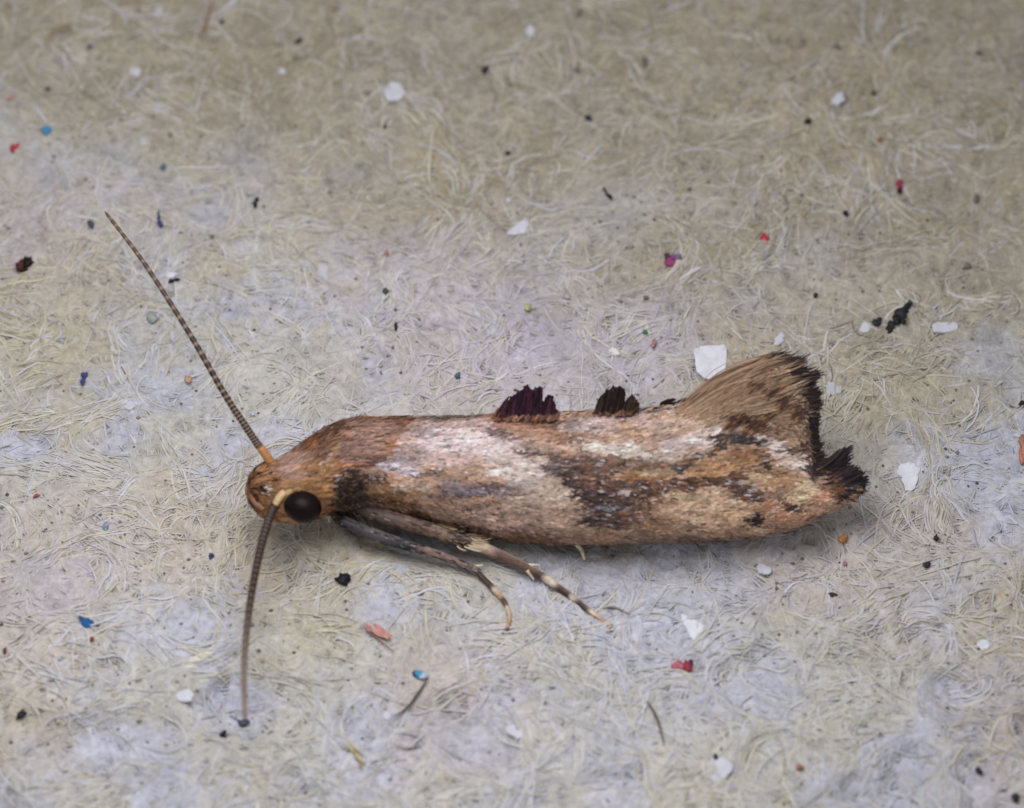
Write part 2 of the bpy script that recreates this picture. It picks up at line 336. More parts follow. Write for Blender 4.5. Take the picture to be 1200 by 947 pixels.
WING = [
 # (x, y, rx, ry, angle, sRGB, strength)
 (520, 495, 80, 6, 1, (164, 136, 122), .8), (470, 500, 30, 8, 0, (158, 132, 110), .8), (505, 516, 56, 17, 5, (206, 188, 188), .95), (545, 505, 30, 8, -8, (196, 172, 168), .8),  # broad pale stroke: pale band plus painted highlight
 (470, 535, 26, 14, 0, (150, 138, 144), .9), (462, 550, 26, 6, 3, (188, 184, 196), .9), (520, 540, 30, 10, 10, (186, 160, 154), .9), (498, 554, 30, 3, -3, (104, 76, 72), .9),  # bluish white stroke is a glint painted on the silvery spot
 (535, 520, 30, 3, -22, (132, 104, 98), .7), (575, 525, 54, 16, 9, (210, 190, 187), .95), (600, 548, 50, 15, 8, (208, 189, 180), .92), (560, 546, 20, 5, -5, (176, 136, 108), .7),  # two broad pale strokes also hold a painted wing sheen
 (585, 497, 28, 9, 5, (164, 106, 92), .9), (630, 500, 50, 13, 5, (172, 122, 96), .95), (590, 514, 36, 4, 10, (112, 76, 80), .9), (648, 512, 40, 10, 12, (176, 126, 94), .9), (665, 519, 26, 5, 5, (150, 94, 52), .95),
 (640, 522, 30, 3, 5, (196, 164, 144), .7), (625, 532, 22, 4, 10, (120, 74, 58), .9),
 (450, 572, 45, 9, 4, (172, 124, 82), .9), (485, 568, 26, 6, 3, (190, 166, 150), .85), (460, 582, 45, 4, 6, (140, 84, 40), .9), (480, 592, 26, 7, 12, (156, 108, 66), .9), (440, 590, 26, 5, 6, (112, 88, 78), .8),
 (455, 600, 45, 5, 9, (58, 38, 38), .95), (520, 596, 45, 8, 10, (166, 128, 104), .9),
 (560, 574, 42, 9, 1, (112, 98, 108), .9), (600, 568, 45, 5, 2, (108, 84, 90), .85), (530, 570, 14, 8, 0, (134, 116, 120), .8), (560, 576, 30, 2, 0, (176, 170, 186), .5),
 (560, 594, 26, 3, 10, (100, 66, 64), .85), (575, 602, 20, 2.5, 30, (104, 70, 64), .7), (600, 605, 60, 14, 6, (178, 142, 124), .9), (545, 616, 40, 4, 8, (104, 72, 62), .8), (625, 588, 40, 14, 10, (172, 146, 130), .8),
 (640, 572, 28, 20, 30, (202, 180, 162), .95), (612, 560, 26, 14, 0, (204, 188, 180), .8), (650, 605, 45, 16, 10, (182, 148, 124), .85), (627, 567, 3, 2.5, 0, (70, 52, 50), 1),
 (610, 628, 60, 7, 4, (158, 112, 82), .9), (690, 629, 60, 6, 0, (180, 138, 110), .9),
 # upper half, behind the first tuft
 (690, 502, 40, 9, 6, (190, 172, 166), .9), (668, 498, 14, 5, 30, (120, 94, 90), .7), (700, 508, 10, 3, -20, (128, 102, 106), .7), (730, 494, 50, 8, 3, (186, 160, 152), .9), (745, 484, 45, 4, 0, (150, 128, 124), .7),
 (735, 508, 32, 9, 4, (182, 138, 104), .85), (765, 515, 26, 9, 10, (178, 140, 116), .9), (715, 527, 40, 8, 6, (218, 206, 194), 1), (745, 531, 26, 5, 3, (206, 192, 180), .9),
 (735, 545, 75, 10, 3, (138, 96, 66), 1), (685, 545, 26, 14, 25, (116, 76, 54), .95), (660, 540, 20, 7, 30, (120, 82, 66), .9), (645, 553, 14, 7, 15, (82, 58, 64), .95), (662, 562, 13, 8, 40, (66, 46, 44), .95),
 (725, 560, 60, 5, -1, (172, 114, 60), 1), (765, 553, 26, 5, -4, (184, 152, 112), .85), (700, 566, 40, 4, 3, (124, 70, 42), .95),
 (715, 584, 60, 15, 4, (86, 62, 58), 1), (680, 574, 20, 10, 20, (72, 52, 50), .95), (708, 602, 40, 16, 0, (92, 68, 64), .95), (765, 580, 34, 10, 5, (98, 60, 44), .95), (750, 600, 26, 15, 0, (140, 96, 74), .85), (765, 566, 40, 4, 0, (104, 56, 34), .9),
 (712, 592, 30, 3, 0, (158, 152, 168), .6), (735, 573, 5, 4, 0, (206, 184, 184), .7), (695, 584, 5, 6, 0, (74, 56, 54), .9), (690, 610, 5, 8, 0, (62, 46, 50), .85),
 # white streak toward the tail
 (795, 522, 36, 9, -4, (200, 180, 174), .95), (825, 515, 30, 9, -10, (208, 190, 184), .95), (790, 498, 40, 8, -6, (192, 158, 134), .85), (800, 484, 20, 5, -10, (196, 180, 172), .7), (850, 503, 20, 6, -10, (196, 180, 172), .8),
 (785, 535, 26, 6, 0, (186, 168, 158), .8), (790, 552, 11, 7, -10, (52, 36, 36), 1), (810, 544, 12, 4, -25, (84, 54, 42), .95), (822, 535, 24, 6, -35, (56, 38, 34), 1), (850, 518, 24, 7, -20, (58, 40, 36), 1), (878, 515, 24, 8, 5, (56, 40, 38), 1),
 (845, 545, 48, 14, -12, (178, 128, 78), 1), (880, 535, 26, 10, 10, (160, 108, 66), .9), (825, 565, 65, 7, -5, (118, 72, 46), 1), (862, 556, 20, 4, -18, (104, 60, 40), .9),
 (825, 597, 68, 21, 3, (206, 172, 144), .95), (800, 582, 20, 6, 0, (200, 174, 140), .9), (770, 614, 30, 9, 0, (182, 138, 100), .9), (825, 621, 80, 6, 0, (188, 148, 118), .9), (860, 605, 30, 12, 0, (198, 156, 118), .9),
 (868, 574, 26, 11, 20, (98, 68, 58), .95), (862, 566, 12, 4, 0, (176, 152, 136), .8), (890, 588, 20, 7, 30, (104, 74, 58), .9), (905, 560, 36, 15, 8, (170, 126, 86), .95), (895, 542, 16, 6, 30, (84, 58, 48), .9), (880, 560, 16, 6, 0, (192, 160, 120), .8),
 (905, 595, 26, 10, 10, (180, 122, 86), .9), (884, 608, 13, 9, 35, (66, 40, 32), 1), (925, 592, 11, 5, 20, (72, 44, 32), 1), (908, 598, 9, 6, 0, (206, 170, 150), .8),
 (905, 522, 20, 11, 30, (206, 188, 178), .95), (928, 540, 22, 12, 35, (198, 176, 164), .9), (918, 527, 9, 5, 0, (70, 54, 54), .95), (945, 568, 18, 12, 20, (212, 186, 156), .9), (935, 575, 15, 15, 0, (208, 180, 146), .8),
 (962, 570, 10, 6, 10, (148, 88, 50), .95), (965, 583, 22, 8, -25, (192, 134, 98), .9), (925, 608, 26, 5, -15, (176, 122, 86), .9), (985, 580, 14, 8, -20, (150, 104, 88), .9), (950, 550, 12, 10, 40, (96, 72, 66), .9),
 (870, 470, 70, 26, -30, (160, 122, 80), .95), (815, 484, 26, 8, -20, (166, 126, 88), .85), (868, 493, 24, 6, -5, (92, 64, 48), .9), (930, 490, 26, 45, 0, (156, 122, 94), .9),
 (948, 500, 9, 60, 0, (58, 44, 44), .9), (1000, 568, 16, 10, 0, (40, 30, 32), 1),
 (455, 584, 40, 3.5, 6, (92, 60, 44), .9), (505, 603, 50, 3, 13, (84, 58, 50), .9), (545, 612, 34, 2.5, 12, (90, 64, 58), .85), (600, 618, 40, 2, 6, (128, 92, 78), .7), (520, 582, 30, 3, 5, (136, 110, 104), .7), (500, 494, 60, 2.5, 0, (120, 92, 80), .7), (620, 494, 40, 2.5, 4, (130, 80, 64), .7),
 (690, 556, 60, 5, 16, (112, 76, 58), .9), (660, 545, 40, 6, 28, (98, 68, 60), .9), (770, 600, 14, 14, 0, (168, 126, 96), .7), (620, 478, 60, 10, 0, (150, 104, 84), .8), (655, 508, 60, 5, 14, (160, 112, 82), .8),
 (482, 515, 16, 26, 0, (168, 134, 118), .6), (470, 500, 22, 9, 0, (160, 124, 104), .7),
 # dark shoulder
 (405, 580, 22, 30, 0, (56, 44, 36), 1), (428, 561, 24, 5, 8, (84, 60, 54), .9), (425, 600, 30, 6, 8, (52, 40, 36), 1), (398, 590, 10, 10, 0, (92, 80, 58), .6),
]
BODY = [
 (330, 575, 60, 45, 0, (182, 130, 82), 1), (350, 545, 30, 16, -35, (172, 132, 116), .9), (375, 560, 26, 26, 0, (176, 124, 74), .9), (400, 520, 50, 24, -20, (160, 112, 84), .95),
 (380, 512, 40, 6, -32, (132, 88, 62), .9), (402, 505, 18, 4, -30, (104, 70, 56), .8), (440, 505, 40, 14, 0, (166, 126, 108), .9), (425, 530, 34, 18, 0, (160, 120, 106), .9), (445, 545, 20, 10, 0, (140, 100, 92), .8),
 (360, 528, 18, 4, -35, (178, 110, 66), .8), (352, 552, 12, 8, 0, (190, 154, 140), .6), (385, 545, 6, 30, 20, (186, 140, 90), .7), (380, 540, 5, 5, 0, (200, 176, 160), .7),
 (405, 568, 16, 20, 0, (70, 54, 44), 1), (415, 555, 20, 8, 0, (84, 62, 58), .9), (380, 580, 8, 16, 0, (190, 130, 74), .9),
 (299, 557, 13, 3, -62, (84, 44, 28), 1), (294, 570, 4, 7, 0, (104, 58, 36), .9), (303, 573, 5, 3.5, 10, (70, 36, 24), 1), (307, 560, 8, 4, -60, (178, 124, 76), .9), (317, 560, 3, 16, 6, (112, 56, 26), 1),
 (311, 573, 2.2, 4.5, 10, (226, 214, 206), 1), (330, 578, 7, 5, 0, (206, 182, 134), .95), (315, 592, 14, 12, 0, (186, 134, 84), .9), (297, 582, 6, 8, 0, (122, 74, 44), .9), (340, 610, 26, 7, 0, (196, 146, 104), .8),
]

# --- body: head, thorax and abdomen as one closed surface
bx = np.concatenate([np.array([287.2, 288, 289.5, 292]), np.arange(295, 881, 4.0)])
NT = 44
th = np.linspace(-math.pi, math.pi, NT, endpoint=False)
k = np.interp(bx, [280, 440, 490, 700, 800, 880], [1, 1, 0.9, 0.84, 0.55, 0.02])
ya = AXI(bx); rt = np.minimum(ya - TOP(bx), 72) * k; rb = (BOT(bx) - ya) * k; dd = DEP(bx) * k * np.interp(bx, [400, 520], [1, .9])
head = np.exp(-((bx - 330) / 22) ** 2)
sn = np.sin(th)[None]; rr = np.where(sn > 0, rt[:, None], rb[:, None])
bv = axis(bx)[:, None, :] + U * (rr * sn)[..., None] - F * (dd[:, None] * np.cos(th)[None] * (1 + 0.05 * head[:, None]))[..., None]
pxb = np.broadcast_to(bx[:, None], bv.shape[:2]); pyb = ya[:, None] - rr * sn
bc = paint(pxb, pyb, lin(160, 112, 80), BODY, rng, 0.3) * 0.8
bi = np.arange(bv.shape[0] * NT).reshape(-1, NT)
bf = np.stack([bi[:-1], np.roll(bi, -1, 1)[:-1], np.roll(bi, -1, 1)[1:], bi[1:]], -1).reshape(-1, 4)
nb = len(bv.reshape(-1, 3))
caps = np.concatenate([bv[:1].mean(1), bv[-1:].mean(1)])
c0 = np.stack([np.full(NT, nb), np.roll(bi[0], -1), bi[0]], -1); c1 = np.stack([np.full(NT, nb + 1), bi[-1], np.roll(bi[-1], -1)], -1)
body = mesh_obj('body', np.concatenate([bv.reshape(-1, 3), caps]), [bf, c0, c1], M_SKIN, moth, BASE, np.concatenate([bc.reshape(-1, 3), bc[0, :1], bc[-1, :1]]))

def flakes(pos, n, d, L, W, lift, r, spat=0.0):
    """leaf-shaped scales: 6 verts, 2 quads each, distal edge lifted off the surface"""
    s = nrm(np.cross(n, d)); N_ = len(pos)
    prof = [(0.0, 0.26 - 0.1 * spat, 0.0), (0.55, 0.5, 0.45), (1.0, 0.24 + 0.2 * spat, 1.0)]
    vs_ = []
    for t, wd, hh in prof:
        c = pos + d * (L * t)[:, None] + n * (lift * hh)[:, None]
        vs_ += [c - s * (W * wd)[:, None], c + s * (W * wd)[:, None]]
    # bow the blade a little so that neighbours shade differently
    v = np.stack(vs_, 1)
    b = (np.arange(N_) * 6)[:, None]
    f = np.concatenate([b + np.array([0, 1, 3, 2]), b + np.array([2, 3, 5, 4])])
    return v.reshape(-1, 3), f

def frame(x, th_):
    p = Ssurf(x, th_); e = 1.0
    tx = nrm(Ssurf(x + e, th_) - Ssurf(x - e, th_)); tt = nrm(Ssurf(x, th_ + 0.01) - Ssurf(x, th_ - 0.01))
    n = nrm(np.cross(tx, tt)); a = axis(x)
    flip = np.sum(n * (p - a), -1) < 0; n[flip] *= -1
    return p, tx, tt, n

def scale_coat(name, parent, xs_, ths, base, strokes, L, W, lift, mat, r, slant=0.0, jit=0.16, keep=None, mott=0.7, off=0.6, speck=1.0):
    p, tx, tt, n = frame(xs_, ths)
    py = pix_y(xs_, ths)
    c = paint(xs_ + 0.45 * np.mean(L), py, base, strokes, r, mott)
    m = len(xs_)
    streak = vnoise(xs_ * 0.13, py, 3.4, 81) + 0.6 * vnoise(xs_ * 0.2, py, 1.8, 82)
    c = c * (np.clip(r.normal(1, 0.16, m), 0.6, 1.5) * (1 + 0.36 * streak))[:, None]
    lum = c.mean(1); dz_ = lum < 0.16; u_ = r.uniform(0, 1, m)
    kk = dz_ & (u_ < 0.075 * speck); c[kk] = lin(176, 166, 168) * r.uniform(.35, .9, (kk.sum(), 1)); kk = dz_ & (u_ > 0.75); c[kk] *= 0.5
    kk = dz_ & (u_ > .13) & (u_ < .25); c[kk] = c[kk] * .4 + lin(138, 92, 62) * .6
    kk = ~dz_ & (u_ < 0.035 * speck); c[kk] *= 0.35; kk = ~dz_ & (u_ > 0.95); c[kk] = c[kk] * .7 + lin(150, 100, 66) * .3
    salt = r.uniform(0, 1, m); c[salt < 0.03] *= 0.5; pale = salt > 0.985; c[pale] = c[pale] * 0.5 + lin(214, 204, 200) * 0.5
    d = nrm(tx + tt * (slant + r.normal(0, jit, m))[:, None]); d = nrm(d - n * np.sum(d * n, -1, keepdims=True))
    n2 = nrm(n + tx * r.normal(0, 0.12, m)[:, None] + tt * r.normal(0, 0.15, m)[:, None])
    v, f = flakes(p + n * (off + r.uniform(0, 0.9, m))[:, None], n2, d, r.uniform(*L, m), r.uniform(*W, m), r.uniform(*lift, m), r)
    o = mesh_obj(name, v, f, mat, parent, BASE, np.repeat(np.clip(c, 0, 0.85), 6, axis=0), smooth=False)
    o['kind'] = 'stuff'
    return o

r2 = np.random.default_rng(77)
n = 11000
xs_ = r2.uniform(290, 478, n); ths = r2.uniform(-math.pi, math.pi, n)
py = pix_y(xs_, ths); ex, ey = 356, 593
ok = ~((np.hypot((xs_ - ex) / 22, (py - ey) / 19) < 1) & (np.cos(ths) > 0)); xs_ = xs_[ok]; ths = ths[ok]
scale_coat('hair_scales', body, xs_, ths, lin(160, 112, 80), BODY, (6, 11), (1.2, 2.4), (0.6, 1.8), M_HAIR, r2, mott=0.35, speck=0.15)

# --- forewings: left (near the camera) and right
def wing(name, x0, x1, tb, tt_, thick=3.0):
    xs = np.linspace(x0, x1, 170); K = 46
    t = np.linspace(0, 1, K)[None]
    TH = tb(xs)[:, None] * (1 - t) + tt_(xs)[:, None] * t
    X = np.broadcast_to(xs[:, None], TH.shape)
    outer = Ssurf(X, TH, 0.0); inner = Ssurf(X, TH, -thick)
    pyw = pix_y(X, TH)
    c = paint(X, pyw, lin(164, 134, 114), WING, rng, 0.3) * 0.75
    ia = np.arange(170 * K).reshape(170, K); ib = ia + 170 * K
    q = lambda A: np.stack([A[:-1, :-1], A[1:, :-1], A[1:, 1:], A[:-1, 1:]], -1).reshape(-1, 4)
    def rim(a, b): return np.stack([a[:-1], a[1:], b[1:], b[:-1]], -1)
    fs = np.concatenate([q(ia), q(ib)[:, ::-1], rim(ia[0], ib[0]), rim(ib[-1], ia[-1]), rim(ib[:, 0], ia[:, 0]), rim(ia[:, -1], ib[:, -1])])
    o = mesh_obj(name, np.concatenate([outer.reshape(-1, 3), inner.reshape(-1, 3)]), fs, M_SKIN, moth, BASE, np.concatenate([c.reshape(-1, 3)] * 2))
    return o

wt = curve([(388, 560), (400, 556), (430, 549), (452, 540), (464, 518), (474, 500), (484, 493), (500, 492)], 3)
def th_seam(x): return np.radians(np.interp(x, [470, 800, 860, 1010], [72, 74, 88, 90]))
def th_top(x):
    x = np.asarray(x, float); ya = AXI(x); py = wt(x)
    s = np.where(py < ya, (ya - py) / (ya - TOP(x)), (ya - py) / (BOT(x) - ya))
    return np.where(x < 486, np.minimum(np.arcsin(np.clip(s, -1, 1)), th_seam(x)), th_seam(x))
def th_bot(x): return np.radians(np.interp(x, [386, 450, 900, 1006], [-92, -108, -104, -95]))
lw = wing('forewing', 388, 1004, th_bot, th_top)
lw['label'] = 'near forewing patterned in cream, orange brown and dark grey scales'
def th_rb(x): return th_seam(x) + 0.02
def th_rt(x): return np.radians(np.interp(x, [386, 450, 900, 1006], [255, 262, 258, 265]))
rw = wing('forewing', 440, 1002, th_rb, th_rt)
rw['label'] = 'far forewing folded down the other flank'

def wing_samples(n, x0, x1, a, b, r):
    x = r.uniform(x0, x1, n); t = r.uniform(0, 1, n)
    return x, a(x) * (1 - t) + b(x) * t
x, t = wing_samples(34000, 388, 1002, th_bot, th_top, r2)
scale_coat('wing_scales', lw, x, t, lin(160, 130, 110), WING, (7, 13), (1.9, 3.5), (0.6, 2.0), M_SCALE, r2)
x, t = wing_samples(6000, 442, 1000, th_rb, th_rt, r2)
scale_coat('wing_scales', rw, x, t, lin(160, 130, 110), WING, (9, 16), (4, 6.5), (0.8, 2.6), M_SCALE, r2)

# --- strands: fringe, shoulder hair, tufts
def strands(A, B, w0, w1, cA, cB, tdark, bow=0.0, r=None, k=5, face=None):
    """ribbons from A to B (n,3); colour cA until tdark then cB; width w0 -> w1, tapered tip"""
    n = len(A); t = np.linspace(0, 1, k)
    p = A[:, None] * (1 - t)[None, :, None] + B[:, None] * t[None, :, None]
    if face is None: face = np.broadcast_to(-F, (n, 3)) + (r.normal(0, 0.35, (n, 3)) if r is not None else 0)
    d = nrm(B - A); s = nrm(np.cross(face, d)); nn = np.cross(d, s)
    L = np.linalg.norm(B - A, axis=1)
    if r is not None:
        bw = r.normal(0, 1, n) * bow * L; p = p + (s * bw[:, None])[:, None] * np.sin(t * math.pi)[None, :, None]
    wd = w0[:, None] * (1 - t)[None] + w1[:, None] * t[None]; wd[:, -1] *= 0.55
    v = np.stack([p - s[:, None] * wd[..., None] / 2, p + s[:, None] * wd[..., None] / 2], 2)
    m = sstep(-0.06, 0.06, t[None] - tdark[:, None])
    c = mixc(np.broadcast_to(cA[:, None], p.shape), np.broadcast_to(cB[:, None], p.shape), m)
    b = (np.arange(n) * k * 2)[:, None, None] + (np.arange(k - 1) * 2)[None, :, None]
    f = (b + np.array([0, 1, 3, 2])).reshape(-1, 4)
    return v.reshape(-1, 3), f, np.repeat(c.reshape(-1, 3), 2, axis=0)

def strand_obj(name, parent, sets, mat=None):
    vv = []; ff = []; cc = []; o = 0
    for v, f, c in sets: vv.append(v); ff.append(f + o); cc.append(c); o += len(v)
    ob = mesh_obj(name, np.concatenate(vv), np.concatenate(ff), mat or M_HAIR, parent, BASE, np.clip(np.concatenate(cc), 0.003, 0.85), smooth=False)
    ob['kind'] = 'stuff'; return ob

r3 = np.random.default_rng(5)
def I(s, pts): p = np.array(pts, float); return np.interp(s, p[:, 0], p[:, 1]), np.interp(s, p[:, 0], p[:, 2])
DARK = lin(46, 36, 38)
def fan(n, offs, back=False):
    s = r3.uniform(0, 1, n) ** 0.9
    rx, ry = I(s, [(0, 786, 481), (.12, 792, 484), (.3, 806, 492), (.5, 846, 488), (.7, 892, 492), (.85, 926, 502), (1, 944, 530)])
    tx, ty = I(s, [(0, 904, 420), (.06, 914, 419), (.12, 924, 425), (.25, 937, 433), (.4, 950, 446), (.5, 951, 458), (.6, 954, 474), (.7, 956, 490), (.85, 957, 515), (1, 962, 543)])
    t0 = r3.uniform(0, 0.62, n); e = r3.normal(0, 0.035, n) + 0.07 * vnoise(s * 260, s * 0, 5, 91)
    late = r3.uniform(0, 1, n) < 0.25; t1 = np.where(late, r3.uniform(0.55, 0.95, n), 1 + e)
    ax_ = rx + (tx - rx) * t0; ay = ry + (ty - ry) * t0 + r3.normal(0, 2, n)
    bx_ = rx + (tx - rx) * t1; by = ry + (ty - ry) * t1 + r3.normal(0, 2.2, n)
    sg = -1 if back else 1
    o0 = offs + r3.uniform(0, 2, n); o1 = offs + r3.uniform(0, 3, n)
    A = Wpt(ax_, ay, 0); B = Wpt(bx_, by, 0)
    if back:
        ca = axis(ax_) + U * (AXI(ax_) - ay)[:, None]; cb = axis(bx_) + U * (AXI(bx_) - by)[:, None]
        A = 2 * ca - A + F * o0[:, None]; B = 2 * cb - B + F * o1[:, None]
    else:
        A = A - F * o0[:, None]; B = B - F * o1[:, None]
    ca = np.array([lin(164, 138, 114), lin(150, 122, 98), lin(176, 154, 132), lin(110, 88, 72)])[r3.choice(4, n, p=[.4, .3, .2, .1])] * r3.uniform(.85, 1.15, n)[:, None]
    L = np.hypot(tx - rx, ty - ry)
    band = np.clip(24 / np.maximum(L * (t1 - t0), 15), 0.1, 0.8) * r3.uniform(0.45, 1.3, n) * (1.1 + 0.6 * vnoise(s * 260, s * 0, 9, 92))
    td = np.where(late, np.where(r3.uniform(0, 1, n) < 0.2, 1 - band * 0.4, 2.0), 1 - band * np.interp(s, [0, .1, .4, 1], [.35, .7, 1, 1]))
    cb = DARK[None] * r3.uniform(0.7, 1.6, n)[:, None]
    return strands(A, B, r3.uniform(0.8, 1.6, n), r3.uniform(0.9, 2.0, n), ca, cb, td, 0.05, r3, k=8)
def dots(n):
    # rows of dark-tipped scales across the fan
    cx = np.array([884, 905, 915, 926, 870, 880, 892, 860, 936, 900]); cy = np.array([456, 460, 470, 474, 492, 496, 499, 498, 486, 486])
    k_ = r3.integers(0, len(cx), n); x = cx[k_] + r3.normal(0, 6, n); y = cy[k_] + r3.normal(0, 3.5, n)
    A = Wpt(x - 8, y + 5, 5); B = Wpt(x + 3, y - 2, 8)
    return strands(A, B, np.full(n, 1.2), np.full(n, 1.9), np.repeat(lin(140, 104, 72)[None], n, 0), np.repeat(lin(72, 50, 40)[None], n, 0), np.full(n, 0.35), 0, r3)
def apex(n):
    s = r3.uniform(0, 1, n); up = s < 0.2
    ex_, ey_ = I(np.where(up, s / .2, (s - .2) / .8), [(0, 0, 0), (1, 1, 1)])
    q = np.where(up, s / .2, (s - .2) / .8)
    ux, uy = I(q, [(0, 990, 528), (.3, 998, 523), (.6, 1000, 533), (.85, 998, 543), (1, 988, 548)])
    lx, ly = I(q, [(0, 1000, 550), (.15, 1008, 548), (.3, 1012, 556), (.45, 1017, 561), (.6, 1017, 569), (.75, 1012, 577), (.9, 1002, 584), (1, 988, 589)])
    sh_ = r3.uniform(-14, 2, n); tx = np.where(up, ux, lx) + sh_ + r3.normal(0, 2, n); ty = np.where(up, uy, ly) - np.where(up, sh_ * .5, 0) + r3.normal(0, 2, n)
    rx = np.where(up, 958 + 6 * q, 974 + 10 * q) + r3.normal(0, 3, n); ry = np.where(up, 551 + 4 * q, 560 + 24 * q) + r3.normal(0, 2, n)
    A = Wpt(rx, ry, 0) - F * r3.uniform(-6, 5, n)[:, None]; B = Wpt(tx, ty, 0) - F * r3.uniform(-8, 7, n)[:, None]
    td = np.where(up, 0.1, r3.uniform(0.15, 0.4, n)); cA = np.repeat(lin(120, 84, 64)[None], n, 0); 
    return strands(A, B, r3.uniform(1.2, 2.0, n), r3.uniform(1.2, 2.4, n), cA, DARK[None] * r3.uniform(.6, 1.3, n)[:, None], td, 0.03, r3, k=6)
def margin(n):
    # dark scales joining fan and apex
    s = r3.uniform(0, 1, n); x, y = I(s, [(0, 948, 515), (.5, 956, 545), (1, 988, 566)])
    x = x + r3.normal(0, 4, n); y = y + r3.normal(0, 4, n)
    A = Wpt(x - 8, y + 1, 2); B = Wpt(x + 7, y - 2, 5)
    return strands(A, B, np.full(n, 1.8), np.full(n, 2.4), np.repeat(lin(84, 62, 54)[None], n, 0), DARK[None] * r3.uniform(.8, 1.5, n)[:, None], r3.uniform(.1, .5, n), 0, r3)
strand_obj('fringe', lw, [fan(4600, 0.6), fan(1500, 2.0), dots(130), apex(520), margin(320)])
strand_obj('fringe', rw, [fan(900, 1.0, True)])

# shoulder hair at the near wing base
n = 420; a = r3.uniform(0, 1, n)
sx = r3.normal(402, 9, n); sy = 586 + r3.normal(0, 10, n) - (sx - 402) * .3
tx = sx + r3.uniform(6, 17, n); ty = sy + r3.normal(2, 6, n)
cA = np.array([lin(66, 53, 45), lin(52, 40, 36), lin(90, 72, 58)])[r3.integers(0, 3, n)]
strand_obj('shoulder_hair', lw, [strands(Wpt(sx, sy, 1), Wpt(tx, ty, 4) - F * r3.uniform(0, 4, n)[:, None], np.full(n, 2.2), np.full(n, 2.6), cA, cA * 0.8, np.full(n, .6), .05, r3)])
# pale hairs below the shoulder and at the wing edge
n = 60; sx = r3.uniform(378, 392, n); sy = r3.uniform(585, 600, n)
cA = np.repeat(lin(206, 196, 178)[None], n, 0)
strand_obj('throat_hair', body, [strands(Wpt(sx, sy, -6), Wpt(sx + r3.uniform(-4, 10, n), sy + r3.uniform(4, 14, n), -8), np.full(n, 1.4), np.full(n, .8), cA, cA, np.full(n, 2.), .08, r3)])
n = 500; sx = r3.uniform(470, 985, n); sy = BOT(sx) - r3.uniform(0, 5, n)
cA = np.array([lin(170, 132, 106), lin(150, 114, 92), lin(188, 158, 130)])[r3.integers(0, 3, n)]
strand_obj('costal_fringe', lw, [strands(Wpt(sx, sy, 2), Wpt(sx + r3.uniform(10, 22, n), BOT(sx + 14) + r3.normal(0.5, 1.4, n), 2), np.full(n, 2.2), np.full(n, 1.6), cA, cA, np.full(n, 2.), .03, r3)])

def in_poly(x, y, poly):
    p = np.array(poly, float); ins = np.zeros(len(x), bool); j = len(p) - 1
    for i in range(len(p)):
        c_ = ((p[i, 1] > y) != (p[j, 1] > y)) & (x < (p[j, 0] - p[i, 0]) * (y - p[i, 1]) / (p[j, 1] - p[i, 1] + 1e-9) + p[i, 0])
        ins ^= c_; j = i
    return ins
def tuft(name, polys, base_y, lean, cols, n, label, warm=None):
    xs, ys = [], []
    per = n // len(polys)
    for pl in polys:
        p = np.array(pl, float); k_ = 0
        while k_ < per:
            x = r3.uniform(p[:, 0].min(), p[:, 0].max(), 400); y = r3.uniform(p[:, 1].min(), p[:, 1].max(), 400)
            m = in_poly(x, y, pl); x = x[m][:per - k_]; y = y[m][:per - k_]; xs.append(x); ys.append(y); k_ += len(x)
    x = np.concatenate(xs); y = np.concatenate(ys); m = len(x)
    hgt = base_y - y + r3.uniform(0, 3, m)
    hgt = np.minimum(hgt, r3.uniform(3, 8, m)) + 3
    rx = x - (lean + r3.normal(0, .3, m)) * hgt; ry = y + hgt
    dz = r3.uniform(2, 26, m)
    A = Wpt(rx, np.maximum(ry, TOP(rx) + 2), 0) - F * (dz * 0.5)[:, None]; B = Wpt(x, y, 0) - F * dz[:, None]
    c = np.array(cols)[r3.integers(0, len(cols), m)] * r3.uniform(.6, .95, m)[:, None]
    cA = c.copy()
    if warm:
        k_ = sstep(warm[0], warm[1], x + 0.15 * (y - base_y)); wc = lin(140, 96, 76, .9)
        c = mixc(np.broadcast_to(wc, c.shape), c, k_); cA = mixc(np.broadcast_to(wc * 0.9, c.shape), c, np.clip(k_ * 0.95, 0, 1))
    low = sstep(base_y - 11, base_y - 1, y) * r3.uniform(.2, 1, m); c = mixc(c, lin(138, 100, 82), low); cA = mixc(cA, lin(150, 112, 92), low)
    o = strand_obj(name, lw, [strands(A, B, np.full(m, 2.2), r3.uniform(3.2, 5.6, m), cA, c, np.full(m, .3), .03, r3, k=4)], M_TUFT)
    o['label'] = label
tuft('scale_tuft', [[(580, 489), (588, 474), (597, 466), (602, 463), (606, 458), (611, 459), (615, 453), (619, 452), (623, 458), (628, 455), (633, 453), (637, 458), (624, 470), (627, 489)],
                    [(631, 489), (632, 475), (643, 464), (649, 466), (647, 470), (651, 474), (649, 478), (656, 484), (652, 489)]], 490, 0.6,
     [lin(46, 24, 36), lin(58, 30, 46), lin(34, 20, 28)], 950, 'purple black scale tuft, orange at its front base', (584, 594))
tuft('scale_tuft', [[(701, 483), (704, 465), (708, 463), (710, 457), (715, 458), (719, 453), (723, 456), (727, 453), (731, 457), (732, 461), (722, 472), (717, 483)],
                    [(724, 483), (730, 475), (741, 463), (744, 468), (749, 474), (746, 479), (738, 483)]], 484, 0.65,
     [lin(38, 28, 26), lin(28, 22, 20), lin(56, 42, 34)], 650, 'smaller black brown scale tuft with a notch')
